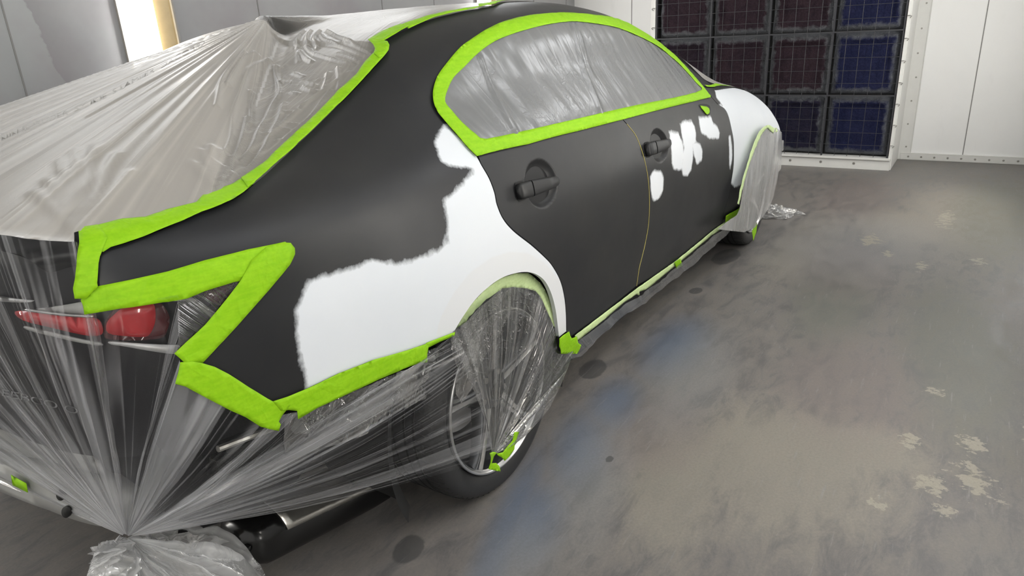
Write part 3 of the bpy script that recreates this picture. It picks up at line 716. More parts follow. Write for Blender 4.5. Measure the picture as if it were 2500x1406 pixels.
# white patches
W_Q = z2([(640, 860), (520, 790), (440, 722), (418, 755), (400, 770), (380, 815), (395, 860), (420, 920), (470, 950), (540, 955), (600, 965), (605, 985), (560, 1030), (500, 1090), (435, 1150), (445, 1250), (460, 1330), (440, 1370), (430, 1385)])+z5([(788, 45), (793, 75), (750, 118), (680, 150), (600, 178), (540, 190), (430, 175), (370, 190), (330, 215), (250, 235), (170, 255), (110, 280), (75, 340), (45, 420), (50, 520), (70, 640), (95, 770)])
wq = PX(W_Q)
st_ = lambda x, y: st_of(x, y)
wq += [st_(748, 955), (st_(748, 955)[0], .40), (.55, .0), (.60, .40), (.55, .80), (.25, .95)]
HALO = z5([(735, 530), (745, 480), (760, 440), (820, 330), (900, 230), (1000, 160), (1090, 130), (1180, 135), (1260, 180), (1330, 260)])
halo = PX(HALO)+[(.60, .5), (.6, 0), (-.5, 0), (PX(HALO[:1])[0][0], PX(HALO[:1])[0][1]-.1)]
W_F = z8([(785, 130), (870, 118), (960, 112)])
W_D = [z8(q) for q in (
 [(430, 455), (470, 460), (500, 465), (520, 520), (540, 570), (535, 640), (530, 740), (500, 755), (465, 740), (450, 690), (445, 600), (435, 520)],
 [(512, 388), (560, 375), (603, 370), (630, 430), (635, 520), (610, 560), (610, 680), (600, 750), (570, 790), (535, 785), (525, 740), (535, 640), (545, 570), (530, 500)],
 [(605, 560), (635, 530), (665, 545), (685, 600), (685, 670), (655, 700), (635, 690), (618, 600)],
 [(658, 345), (750, 332), (770, 390), (805, 415), (820, 460), (815, 505), (770, 500), (740, 502), (715, 480), (680, 460), (665, 410)],
 [(278, 800), (310, 760), (360, 765), (382, 820), (378, 910), (350, 960), (318, 990), (298, 970), (285, 890)],
 [(893, 490), (905, 485), (917, 570), (917, 660), (905, 738), (896, 700), (895, 600)])]
wd = [PX(q) for q in W_D]
wf0 = PX(W_F)
wfb = PX(z8([(975, 870), (940, 885), (912, 850)])); wfl = PX(z8([(800, 190), (850, 255)]))
wf = wf0+[(3.1, TK[7]), (3.9, TK[7]), (3.9, 0.5), (wfb[0][0]+.05, wfb[0][1])]+wfb+[(wfb[2][0]-.25, wfb[2][1]), (1.95, .8)]+wfl[::-1]
A_ = lambda L: (lambda V, P: np.minimum.reduce([sdf(V, q) for q in L]) if L else np.full(len(V), 1.))
FARA = lambda V, P: np.full(len(V), 1.)

# door handles: cup positions on the surface
hc1 = st_of(1323, 449); hc2 = st_of(1611, 357)
CUPS.append((hc1[0], hc1[1], .092, .062, .024)); CUPS.append((hc2[0], hc2[1], .092, .062, .024))
PN = lambda s, T: body_n(s, T, body)
g_ = .0022
def body_panel(name, poly, white, halo_=None, fine=(), step=.014, mat=None, extra=None):
    at = {'white': A_(white), 'halo': A_(halo_) if halo_ else FARA}
    rp_ = resample(poly, .010)
    if rp_.shape[1] == 3: rp_ = inset(rp_[:, :2], rp_[:, 2])
    else: rp_ = inset(rp_, g_)
    return sheet(name, rp_, body, mat or M['paint'], car, step=step, edge=.0095, attrs=at, flange=.014, fnorm=PN, fine=fine)
q_o = body_panel('quarter_panel', quarter, [wq], [halo]); tag(q_o, 'dark primered rear quarter and roof rail with a large white filler area')
rear_door = gap1[::-1]+[(gap1[0][0]+.01, gap1[0][1]+.012)]+[(p[0], p[1]+.03) for p in dlo_low[1:3]]+[(bgap[0][0], bgap[0][1]+.03)]+bgap+[sill[2], sill[1], sill[0]]
dl = [(p[0], p[1]+.03) for p in dlo_low]
cut = lambda a, b: [p for p in dl if a < p[0] < b]
rear_door = [(gap1[0][0], gap1[0][1]), (gap1[0][0]+.008, dl[0][1])]+cut(gap1[0][0]+.02, bgap[0][0]-.01)+[(bgap[0][0], bgap[0][1]+.028)]+bgap+[sill[1], sill[0]]+gap1[1:][::-1]
front_door = [(bgap[0][0], bgap[0][1]+.028)]+cut(bgap[0][0]+.01, fgap[0][0]-.01)+fgap+[sill[4], sill[3]]+bgap[::-1]
rd = body_panel('rear_door', rear_door, None, fine=[(hc1[0], hc1[1], .104, .074, .005)]); tag(rd, 'plain dark primered rear door')
fd = body_panel('front_door', front_door, wd, fine=[(hc2[0], hc2[1], .104, .074, .005)]); tag(fd, 'dark primered front door with brushed white filler patches')
# front fender: from the door gap to a circular arch round the front wheel
def arch_pts(cx, cz, r, a0, a1, n=30):
    """(s, T) of points of a wheel-arch circle on the body side"""
    out = []
    for a in np.radians(np.linspace(a0, a1, n)):
        x, z = cx+r*math.cos(a), cz+r*math.sin(a)
        l, nn, fi, dd = BV.ray_cast(Vector((x, -3, z)), Vector((0, 1, 0)))
        i, j = divmod(fi, n1-1); out.append(((gs[i]+gs[i+1])/2, (gt[j]+gt[j+1])/2))
        # refine
        s, T = out[-1]
        for _ in range(4):
            A = body_raw([s, s+1e-3, s], [T, T, T+1e-3]); J = np.array([[(A[1]-A[0])[0], (A[2]-A[0])[0]], [(A[1]-A[0])[2], (A[2]-A[0])[2]]])/1e-3
            try: q = np.linalg.solve(J, [x-A[0][0], z-A[0][2]])
            except Exception: break
            if np.abs(q).max() > .05: break
            s += q[0]; T += q[1]
        out[-1] = (s, T)
    return out
farch = PX(z8([(960, 1015), (980, 905), (1005, 805), (1035, 705), (1055, 640), (1078, 570), (1098, 515), (1130, 450), (1165, 415), (1195, 402)]))
farch += [q for q in arch_pts(2.87, .34, .385, 120, 8) if q[0] > farch[-1][0]+.02]
fender = fgap[::-1][0:0]+[fgap[0]]+[(2.06, TK[6]-.03), (2.12, TK[6]+.0), (2.5, TK[6]+.02), (2.9, TK[6]+.02), (3.3, TK[6]+.02), (3.55, TK[6]+.02), (3.62, TK[5]), (3.62, TK[4]), (3.5, TK[3]), (farch[-1][0]+.04, farch[-1][1]+.0)]+farch[::-1]+PX([(1806, 506), (1799, 532), (1766, 556)])+fgap[::-1][:-1]
fender = [(p[0], p[1], .0022 if i < 1 or i > len(fender)-len(fgap) else -.006) for i, p in enumerate(fender)]
fe = body_panel('front_fender', fender, [wf]); tag(fe, 'front wing covered almost wholly in white filler')

# dark inner shell behind all the panels (both sides), with the wheel openings cut out
def shell():
    s_ = np.linspace(ST[0], ST[-1], 170); t_ = np.linspace(0, TK[-1], 60); A, B = np.meshgrid(s_, t_, indexing='ij'); a, b = A.ravel(), B.ravel()
    P = body_raw(a, b); N = body_n(a, b); d = np.full(len(a), .016)
    rr_ = (P[:, 2] < 1.035)&(P[:, 0] < -.4); d[rr_] = .016+.075*np.clip((-.4-P[rr_, 0])/.15, 0, 1)*np.clip((1.035-P[rr_, 2])/.03, 0, 1)
    low = (P[:, 0] < -.2) & (P[:, 2] < .95); d[low] = .016+.075*np.clip((-.2-P[low, 0])/.3, 0, 1)*np.clip((.95-P[low, 2])/.15, 0, 1)
    d[P[:, 2] > 1.3] = .010
    P = P-N*d[:, None]; n = len(t_)
    F = []
    for i in range(len(s_)-1):
        for j in range(n-1):
            q = (i*n+j, i*n+j+1, (i+1)*n+j+1, (i+1)*n+j); c = P[list(q)].mean(0)
            if c[2] < .80 and any(math.hypot(c[0]-cx, c[2]-.335) < .455 for cx in (0, 2.85)): continue
            if c[0] < -.86 and c[2] < 1.0 and abs(c[1]) > .5: continue
            if c[0] < -.33 and c[2] < .46: continue
            F.append(q)
    L = P.copy(); L[:, 1] *= -1; m = len(P)
    V = np.vstack([P, L]); F2 = F+[tuple(k+m for k in q[::-1]) for q in F]
    me = bpy.data.meshes.new('inner_shell'); me.from_pydata([tuple(v) for v in V], [], F2); me.update(); me.polygons.foreach_set('use_smooth', [True]*len(me.polygons))
    return link(me, 'inner_shell', M['black'], car)
shell()
# side glass
og = sheet('side_glass', inset(resample(dlo_out+dlo_low[1:][::-1][:-1][0:0]+[(p[0], p[1]) for p in dlo_low[::-1][1:-1]], .012), .002), off(-.004), M['glass'], car, step=.03, edge=.012, fnorm=PN)
# underbody
ub = MB(); ub.box((-.30, -.62, .20), (3.45, .62, .30)); ub.box((-.92, -.62, .36), (-.28, .62, .60));  ub.box((.45, -.84, .17), (2.35, .84, .24))
ub.box((3.4, -.6, .2), (3.62, .6, .6)); ub.build('underbody', M['under'], car, bevel=.02)
for cx in (0, 2.85):
    for sg in (-1, 1):
        m = MB(); m.lathe_y([(.465, sg*.868), (.42, sg*.84), (.41, sg*.52), (.0, sg*.50)], 40, cx, 0, .335, a0=math.radians(-25), a1=math.radians(205))
        m.build('wheel_well', M['under'], car, smooth=True)

# wheels
def build_wheel():
    r = empty('wheel', (0, 0, 0))
    R = .334
    prof = [(.235, -.20), (.262, -.225), (.30, -.232), (.318, -.226), (.328, -.214), (.3325, -.19), (.334, -.15), (.334, -.085), (.3325, -.045), (.328, -.021), (.318, -.009), (.30, -.003), (.275, -.006), (.258, -.012), (.2525, -.018), (.25, -.03)]
    m = MB(); m.lathe_y(prof, 96)
    for y in (-.065, -.098, -.138, -.172): m.lathe_y([(.3338, y-.0045), (.3350, y-.004), (.3350, y+.004), (.3338, y+.0045)], 72, mi=1)
    for k in range(70):
        a = 2*math.pi*k/70
        for y0, y1 in ((-.060, -.014), (-.176, -.222)):
            pts = []
            for q in range(5):
                y = y0+(y1-y0)*q/4; rr = np.interp(y, [-.226, -.214, -.19, -.15, -.085, -.045, -.021, -.009], [.318, .328, .3325, .334, .334, .3325, .328, .318])+.0006
                pts.append((rr*math.cos(a+.0125*q), y, rr*math.sin(a+.0125*q)))
            m.tube(pts, .0016, 4, mi=1)
    t = m.build('tyre', [M['rubber'], M['under']], r, smooth=True, angle=60)
    m = MB(); m.lathe_y([(.2525, -.016), (.2545, -.008), (.253, -.002), (.248, -.001), (.2455, -.006), (.240, -.012)], 96); m.build('rim_lip', M['rim_lip'], r, smooth=True, angle=80)
    m = MB(); m.lathe_y([(.240, -.012), (.232, -.03), (.222, -.09), (.215, -.2), (.19, -.21)], 96); m.build('rim_barrel', M['rim'], r, smooth=True, angle=80)
    m = MB(); m.lathe_y([(.0, -.155), (.165, -.155), (.165, -.175), (.0, -.175)], 48); m.build('brake_disc', M['grey_trim'], r, smooth=True)
    m = MB(); m.lathe_y([(0, -.018), (.022, -.018), (.030, -.022), (.034, -.028), (.060, -.034), (.070, -.050), (.075, -.1), (0, -.1)], 40); h = m.build('hub', M['rim'], r, smooth=True)
    MB().lathe_y([(0, -.012), (.026, -.0125), (.029, -.018)], 30).build('hub_cap', M['black_gloss'], h, smooth=True)
    for k in range(5):
        a = math.radians(SPOKE0+72*k); ca, sa = math.cos(a), math.sin(a)
        m = MB(); vs = []; fs = []
        secs = [(.040, .030, -.040, .05), (.08, .026, -.030, .045), (.13, .020, -.020, .04), (.18, .019, -.013, .034), (.215, .022, -.010, .03), (.246, .030, -.010, .026)]
        for (rr, hw, yf, dp) in secs:
            for (tw, yy) in ((-hw, yf-dp), (-hw*1.0, yf-.006), (-hw*.72, yf), (-hw*.15, yf-.005), (hw*.15, yf-.005), (hw*.72, yf), (hw, yf-.006), (hw, yf-dp)):
                vs.append((rr*ca-tw*sa, yy, rr*sa+tw*ca))
        q = 8
        for i in range(len(secs)-1):
            for j in range(q-1): fs.append((i*q+j, i*q+j+1, (i+1)*q+j+1, (i+1)*q+j))
        m.add(vs, fs); sp = m.build('spoke', [M['rim'], M['rim_lip']], r, smooth=True, angle=50)
        for i, pl in enumerate(sp.data.polygons):
            if i % (q-1) in (2, 4): pl.material_index = 1
        nx = MB(); b = a+math.radians(36); nx.lathe_y([(0, -.030), (.009, -.030), (.010, -.045)], 8, .055*math.cos(b), 0, .055*math.sin(b)); nx.build('wheel_nut', M['screw'], r)
    return r
_sp = on_y(1303, 1035, -.91); SPOKE0 = math.degrees(math.atan2(_sp[2]-.334, _sp[0]))
wheel = build_wheel()
for o in list(COL.objects):      # built facing +y; turn to face the car's right-hand side
    q = o
    while q.parent: q = q.parent
    if q is wheel and o.type == 'MESH':
        co = np.empty(len(o.data.vertices)*3); o.data.vertices.foreach_get('co', co); co[1::3] *= -1; o.data.vertices.foreach_set('co', co)
        o.data.flip_normals(); o.data.update()
def place_wheel(x, sg, label, first=False):
    # a wheel is one depth below the car, its pieces below it
    def cp(o, par):
        c = o.copy(); COL.objects.link(c); c.parent = par
        for ch in kids.get(o.name, []): cp(ch, c)
        return c
    kids = {}
    for o in list(COL.objects):
        if o.parent: kids.setdefault(o.parent.name, []).append(o)
    root = wheel if first else cp(wheel, None)
    root.location = (x, -.903 if sg < 0 else .903, .334); root.rotation_euler = (0, 0, 0 if sg < 0 else math.pi)
    root['label'] = label; root.parent = car
# flatten: sub-sub-parts belong straight to the wheel (thing > part > sub-part)
for o in list(COL.objects):
    if o.parent and o.parent.parent is wheel: o.parent = wheel
place_wheel(2.85, -1, 'front right wheel hidden behind film'); place_wheel(0, 1, 'rear left wheel'); place_wheel(2.85, 1, 'front left wheel')
place_wheel(0, -1, 'rear right wheel with grey spokes seen through the film', first=True)

# door handles
def handle(door, x, y_px, tilt, L=.175, sc=1.0):
    s0, T0 = x; P = body_raw([s0], [T0])[0]; N = body_n([s0], [T0])[0]
    ax = np.array([1, 0, tilt]); ax -= N*(ax@N); ax /= np.linalg.norm(ax); up = np.cross(ax, N); up *= np.sign(up[2]); 
    def bar(a0, a1, mat, name, hs, outs, par, tpr=1):
        m = MB(); vs = []; n = 12; K = 14
        for i in range(K+1):
            u = i/K; a = a0+(a1-a0)*u; e = 1 if (name == 'handle_cap') == (u > .5) else min(1, math.sqrt(max(0, 1-(abs(2*u-1))**(5 if name == 'handle_cap' else 3.5)))+.02)
            h = np.interp(u, [0, 1], hs)*e*sc; o_ = np.interp(u, [0, .5, 1], outs); th = .013*e
            for k in range(n):
                t = 2*math.pi*k/n; cx = np.sign(math.cos(t))*abs(math.cos(t))**.55; cy = np.sign(math.sin(t))*abs(math.sin(t))**.55
                vs.append(P+ax*a+N*(o_+th*cx)+up*(h*cy))
        fs = [(i*n+k, i*n+(k+1) % n, (i+1)*n+(k+1) % n, (i+1)*n+k) for i in range(K) for k in range(n)]+[tuple(range(n))[::-1], tuple(K*n+k for k in range(n))]
        m.add(vs, fs); o = m.build(name, mat, par, smooth=True, angle=60)
        me = o.data
        for an in ('white', 'halo'):
            at = me.attributes.new(an, 'FLOAT', 'POINT'); at.data.foreach_set('value', np.ones(len(me.vertices), np.float32))
        return o
    c = bar(-.075*sc, -.035*sc, M['paint'], 'handle_cap', (.0155, .0165), (.008, .013, .014), door)
    b = bar(-.033*sc, .095*sc, M['paint'], 'handle_bar', (.0165, .009), (.016, .024, .004), door)
    m = MB(); vs = []; n = 20
    for k in range(n):
        t = 2*math.pi*k/n; vs.append(P+ax*(-.055*sc+.026*np.sign(math.cos(t))*abs(math.cos(t))**.5)+up*(.0195*sc*np.sign(math.sin(t))*abs(math.sin(t))**.5)+N*.0012)
    m.add(vs, [tuple(range(n))]); m.build('handle_seal', M['under'], door)
for dr, (xa, ya), (xb, yb) in ((rd, (1257, 471), (1362, 440)), (fd, (1573, 368), (1634, 347))):
    A_1, B_1 = st_of(xa, ya), st_of(xb, yb); pa, pb = body_raw([A_1[0]], [A_1[1]])[0], body_raw([B_1[0]], [B_1[1]])[0]
    k_ = np.linalg.norm(pb-pa)/.170; q_ = .075/.170
    handle(dr, (A_1[0]+(B_1[0]-A_1[0])*q_, A_1[1]+(B_1[1]-A_1[1])*q_), 0, (pb-pa)[2]/(pb-pa)[0], sc=k_)
mh = sheet('mirror_mount_hole', resample(crom(PX(z8([(655, 243), (700, 236), (735, 245), (748, 268), (743, 318), (718, 327), (690, 305), (668, 272)])), True), .004), off(.0008), M['under'], fd, step=.01, edge=.004, fnorm=PN)

# masking line in the gap between the doors (thin yellowish thread of tape)
m = MB(); bg3 = body_raw(*np.array(bgap[4:]).T)+body_n(*np.array(bgap[4:]).T)*.0005; m.tube([tuple(p) for p in bg3], .0012, 5, cap=True)
M['thread'] = simple('yellow_fine_line_tape', (.50, .42, .12), .5)
tag(m.build('fine_line_tape', M['thread']), 'thin yellow line of tape in the gap between the two doors', 'tape')

# rear prism surface: plan outline of the car's tail, used for lamps, trunk face and beam
PL = crom([(-.90, .80), (-.98, .73), (-1.04, .63), (-1.07, .5), (-1.085, .3), (-1.095, 0), (-1.085, -.3), (-1.07, -.5), (-1.045, -.63), (-.995, -.735), (-.90, -.815), (-.75, -.858), (-.5, -.878), (-.2, -.885)], k=10)
PLA = np.array(PL)
PLL = np.concatenate([[0], np.cumsum(np.linalg.norm(np.diff(PLA, axis=0), axis=1))])
PLN = np.gradient(PLA, axis=0); PLN = np.c_[PLN[:, 1], -PLN[:, 0]]; PLN /= np.linalg.norm(PLN, axis=1)[:, None]
def prism(ins):
    """ins: distance inside the outline; maps (arc length, z) to xyz"""
    def f(a, z):
        x = np.interp(a, PLL, PLA[:, 0]); y = np.interp(a, PLL, PLA[:, 1]); nx = np.interp(a, PLL, PLN[:, 0]); ny = np.interp(a, PLL, PLN[:, 1])
        sg = -1
        return np.c_[x-sg*nx*-ins*-1*0+(-nx*ins*SGN), y+(-ny*ins*SGN), z]
    return f
SGN = 1 if (PLN[len(PLN)//2, 0] < 0 or PLN[len(PLN)//2, 1] < 0) else -1
# normals must point away from the car (towards -x at the tail)
if PLN[12, 0] > 0: SGN = -1
def px_prism(px, py, ins=.0):
    d = ray(px, py); P0 = PLA-PLN*ins*SGN; best = None
    for i in range(len(P0)-1):
        a = P0[i]; e = P0[i+1]-a
        A = np.array([[d[0], -e[0]], [d[1], -e[1]]])
        try: t, u = np.linalg.solve(A, a-CAMP[:2])
        except Exception: continue
        if t > 0 and -1e-6 <= u <= 1+1e-6 and (best is None or t < best[0]): best = (t, PLL[i]+u*(PLL[i+1]-PLL[i]), CAMP[2]+d[2]*t)
    if best is None: MISS.append(('prism', px, py)); return (PLL[20], .5)
    return best[1], best[2]
def prism_poly(name, pts, mat, ins, parent=car, step=.03, edge=.015, thick=.004, label=None, smooth=True):
    P = [px_prism(x, y, ins) for x, y in pts]
    if smooth: P = crom(P, True, 3)
    o = sheet(name, P, prism(ins), mat, parent, step=step, edge=edge, thick=0, flange=0)
    if thick:
        md = o.modifiers.new('thick', 'SOLIDIFY'); md.thickness = thick; md.offset = 0
    if label: tag(o, label)
    return o
zt = lambda pts: Z(0, 680, 4.393, pts)
M['trunk'] = simple('dark_trunk_paint', (.012, .012, .014), .3, var=.2, scale=5, spec=.35)
A0 = 0.0; A1 = float(PLL[-1])
aq = float(np.interp(-.80, PLA[:, 1][::-1], PLL[::-1]))
sheet('boot_lid_rear_face', [(A0+.1, .62), (aq+.02, .62), (aq+.02, .93), (aq-.05, 1.02), (aq-.18, 1.055), (A0+.1, 1.072)], prism(.030), M['trunk'], car, step=.05, edge=.03)
sheet('rear_valance', [(A0+.1, .40), (A1-.50, .40), (A1-.30, .52), (A1-.22, .63), (A0+.1, .63)], prism(.075), M['black'], car, step=.05, edge=.03)
sheet('rear_side_panel', [(aq-.06, .6), (A1-.05, .6), (A1-.1, .9), (aq+.1, 1.0), (aq-.04, .98)], prism(.045), M['black'], car, step=.04, edge=.03)
prism_poly('boot_trim_strip', zt([(-300, 165), (0, 196), (330, 232), (300, 252), (0, 240), (-300, 215)]), M['grey_trim'], .022)
prism_poly('lamp_clear_lens', zt([(390, 322), (870, 250), (930, 300), (905, 388), (640, 362)]), M['grey_panel'], .022, label='pale clear lens above the red tail lamp', smooth=False)
prism_poly('lamp_chrome_line', zt([(285, 325), (500, 352), (880, 388), (1000, 392), (990, 415), (880, 412), (500, 375), (290, 345)]), M['rim_lip'], .016)
prism_poly('tail_lamp', zt([(170, 350), (400, 358), (880, 412), (1040, 430), (1095, 500), (1100, 590), (1000, 612), (860, 592), (560, 522), (250, 440)]), M['lamp_red'], .020, label='long red tail lamp lens')
prism_poly('tail_lamp', zt([(1150, 470), (1230, 380), (1330, 305), (1500, 262), (1640, 268), (1668, 360), (1660, 480), (1610, 590), (1540, 622), (1350, 612), (1165, 580)]), M['lamp_red'], .020, label='red corner tail lamp lens below the tape')
prism_poly('lamp_housing', zt([(1680, 260), (1760, 300), (1820, 420), (1790, 560), (1700, 640), (1200, 650), (1120, 600), (1130, 470), (1300, 270)]), M['lamp_dark'], .024)
prism_poly('bumper_trim_strip', zt([(290, 512), (620, 590), (900, 655), (1080, 690), (1090, 715), (900, 690), (600, 622), (300, 545)]), M['grey_panel'], .016)
prism_poly('bumper_trim_strip', zt([(1180, 672), (1400, 688), (1700, 706), (1925, 716), (1900, 760), (1880, 805), (1600, 770), (1350, 725), (1190, 700)]), M['grey_trim'], .016)
prism_poly('lamp_clear_lens', z4([(1180, 660), (1290, 625), (1420, 700), (1500, 760), (1470, 790), (1380, 720), (1290, 660)]), M['grey_panel'], .018)
prism_poly('lamp_red_tip', z4([(1400, 600), (1640, 522), (1560, 640), (1500, 690)]), M['lamp_dark'], .015)
# bumper beam: pale bar along the tail, low down
M['beam'] = simple('pale_beam', (.30, .30, .29), .6)
prism_poly('boot_lid_lower_skin', [(-150, 900), (0, 950), (60, 990), (190, 1085), (255, 1150), (190, 1170), (60, 1140), (0, 1128), (-150, 1080)], M['grey_panel'], .060)
beam = sheet('bumper_beam', [px_prism(x, y, .02) for x, y in [(-120, 1085), (0, 1133), (60, 1145), (150, 1168), (250, 1195), (306, 1228), (300, 1288), (240, 1284), (120, 1246), (0, 1200), (-120, 1150)]], prism(.02), M['beam'], car, step=.03, edge=.02)
md = beam.modifiers.new('thick', 'SOLIDIFY'); md.thickness = .05; md.offset = -1
tag(beam, 'pale grey bumper beam with two dark bolt holes')
for (cx, cy) in ((150, 1207), (163, 1249)):
    prism_poly('bolt_hole', [(cx+11*math.cos(t), cy+14*math.sin(t)) for t in np.linspace(0, 5.6, 9)], M['under'], .014, parent=beam, step=.02, edge=.006)
o = prism_poly('masking_tape_strip', [(27, 1159), (64, 1180), (68, 1202), (31, 1184)], M['tape'], .008, parent=None, smooth=False, thick=.001); tag(o, 'small green tape piece on the pale bumper beam behind the film', 'tape')

# exhaust silencer, bracket, tow hook, suspension arm under the tail
def capsule(name, p0, p1, rx, rz, mat, parent=car, nose=.5):
    p0 = np.array(p0, float); p1 = np.array(p1, float); d = p1-p0; L = np.linalg.norm(d); d /= L; sx = np.cross(d, [0, 0, 1]); sx /= np.linalg.norm(sx); up = np.cross(sx, d)
    m = MB(); n = 28; K = 18; vs = []
    for i in range(K+1):
        u = i/K; e = min(1, (1-max(0, 1-u/.16)**3*(1-nose)) if u < .16 else 1)
        for k in range(n):
            t = 2*math.pi*k/n; c = np.sign(math.cos(t))*abs(math.cos(t))**.75; s2 = np.sign(math.sin(t))*abs(math.sin(t))**.75
            vs.append(p0+d*L*u+sx*rx*e*c+up*rz*e*s2)
    fs = [(i*n+k, i*n+(k+1) % n, (i+1)*n+(k+1) % n, (i+1)*n+k) for i in range(K) for k in range(n)]+[tuple(range(n))[::-1], tuple(K*n+k for k in range(n))]
    m.add(vs, fs); return m.build(name, mat, parent, smooth=True, angle=70)
mc = on_y(598, 1300, -.52)
mc2 = on_y(900, 1165, -.52); mc2 = mc+(mc2-mc)*min(1, .50/np.linalg.norm(mc2-mc))
print('SIL', mc, mc2)
ex = capsule('exhaust_silencer', mc-np.array([.04, 0, 0]), mc2, .10, .075, M['black_gloss'])
hs = MB()
for i in range(24):
    pass
def shield():
    vs = []; n = 10; K = 16; ax = (mc2-mc)/np.linalg.norm(mc2-mc); sd = np.array([ax[1], -ax[0], 0]); upv = np.array([0, 0, 1.])
    for i in range(K+1):
        for k in range(n+1):
            t = math.radians(15+k*12); u = i/K
            vs.append(mc+ax*(.06+.42*u)+sd*.106*math.cos(t)+upv*.079*math.sin(t))
    m = MB(); m.add(vs, [(i*(n+1)+k, i*(n+1)+k+1, (i+1)*(n+1)+k+1, (i+1)*(n+1)+k) for i in range(K) for k in range(n)])
    o = m.build('heat_shield', M['alu'], ex, smooth=True); md = o.modifiers.new('t', 'SOLIDIFY'); md.thickness = .003; return o
shield()
MB().tube([tuple(mc+np.array([-.035, -.055, .0])), tuple(mc+np.array([-.06, -.062, .0]))], .012, 14).build('tail_stub', M['black_gloss'], ex, smooth=True)
b0 = on_y(545, 1092, -.80); b1 = on_y(665, 1048, -.80)
m = MB(); m.box((b0[0], -.81, b0[2]-.012), (b1[0], -.785, b0[2]+.012)); m.box((b0[0]-.02, -.80, b0[2]-.15), (b1[0]+.02, -.77, b0[2]-.02)); m.build('side_bracket', M['black_gloss'], car, bevel=.003)
m = MB(); m.tube([tuple(on_y(532, 1096, -.815)), tuple(on_y(600, 1070, -.815)), tuple(on_y(665, 1046, -.815))], .007, 8); m.build('bracket_bar', M['alu'], car, smooth=True)
h0 = on_y(480, 1290, -.5); h1 = on_y(505, 1310, -.5); h2 = on_y(492, 1345, -.5); h3 = on_y(520, 1342, -.5)
m = MB(); m.tube([tuple(h0), tuple(h1)], [.022, .02], 10); m.build('tow_hook_mount', M['rust'], car, smooth=True)
m = MB(); m.tube([tuple(h1), tuple(h3)], .018, 10); m.tube([tuple(h2+np.array([0, .015, 0])), tuple(h2-np.array([0, .02, 0]))], .013, 12); m.build('exhaust_hanger', M['black_gloss'], car, smooth=True)
a0 = on_y(890, 1243, -.55); a1 = on_y(1020, 1180, -.60)
m = MB(); m.tube([tuple(a0), tuple((a0+a1)/2-np.array([0, 0, .006])), tuple(a1), tuple(a1+np.array([.25, .02, .05]))], [.007, .009, .011, .012], 8); m.build('suspension_arm', M['black_gloss'], car, smooth=True)
a2 = on_y(960, 1200, -.5)
m = MB(); m.box(a2-np.array([.03, .02, .005]), a2+np.array([.08, .03, .02])); m.build('arm_bush', M['under'], car, bevel=.004)

# ------------------------------------------------------------------ masking film
def grid_film(name, P, mat, uv, cling=None, parent=None, wrap=False):
    nu, nv = P.shape[:2]; V = P.reshape(-1, 3)
    F = [(i*nv+j, (i+1)*nv+j, (i+1)*nv+j+1, i*nv+j+1) for i in range(nu-1) for j in range(nv-1)]
    me = bpy.data.meshes.new(name); me.from_pydata([tuple(v) for v in V], [], F); me.update(); me.polygons.foreach_set('use_smooth', [True]*len(me.polygons))
    l = me.uv_layers.new(name='flow'); vi = np.empty(len(me.loops), int); me.loops.foreach_get('vertex_index', vi); l.data.foreach_set('uv', uv.reshape(-1, 2)[vi].ravel())
    at = me.attributes.new('cling', 'FLOAT', 'POINT'); at.data.foreach_set('value', (np.zeros(len(V)) if cling is None else cling.ravel()).astype(np.float32))
    return link(me, name, mat, parent)
def arc(P):
    return np.concatenate([[0], np.cumsum(np.linalg.norm(np.diff(P, axis=0), axis=1))])
def polyres(P, n):
    P = np.asarray(P, float); L = arc(P); t = np.linspace(0, L[-1], n); return np.stack([np.interp(t, L, P[:, k]) for k in range(P.shape[1])], 1), t
def n1d(x, seed, o=3):
    return np.array([mnoise.fractal(Vector((float(a), seed, seed*.37)), .8, 2.2, o) for a in x])
def n2d(x, y, seed, o=3):
    return np.array([mnoise.fractal(Vector((float(a), float(b), seed)), .8, 2.2, o) for a, b in zip(x.ravel(), y.ravel())]).reshape(x.shape)
def on_body(px, py, d=.006):
    s, T = st_of(px, py); return body_raw([s], [T])[0]+body_n([s], [T])[0]*d
def on_prism(px, py, ins=-.012):
    a, z = px_prism(px, py, ins); return prism(ins)(np.array([a]), np.array([z]))[0]

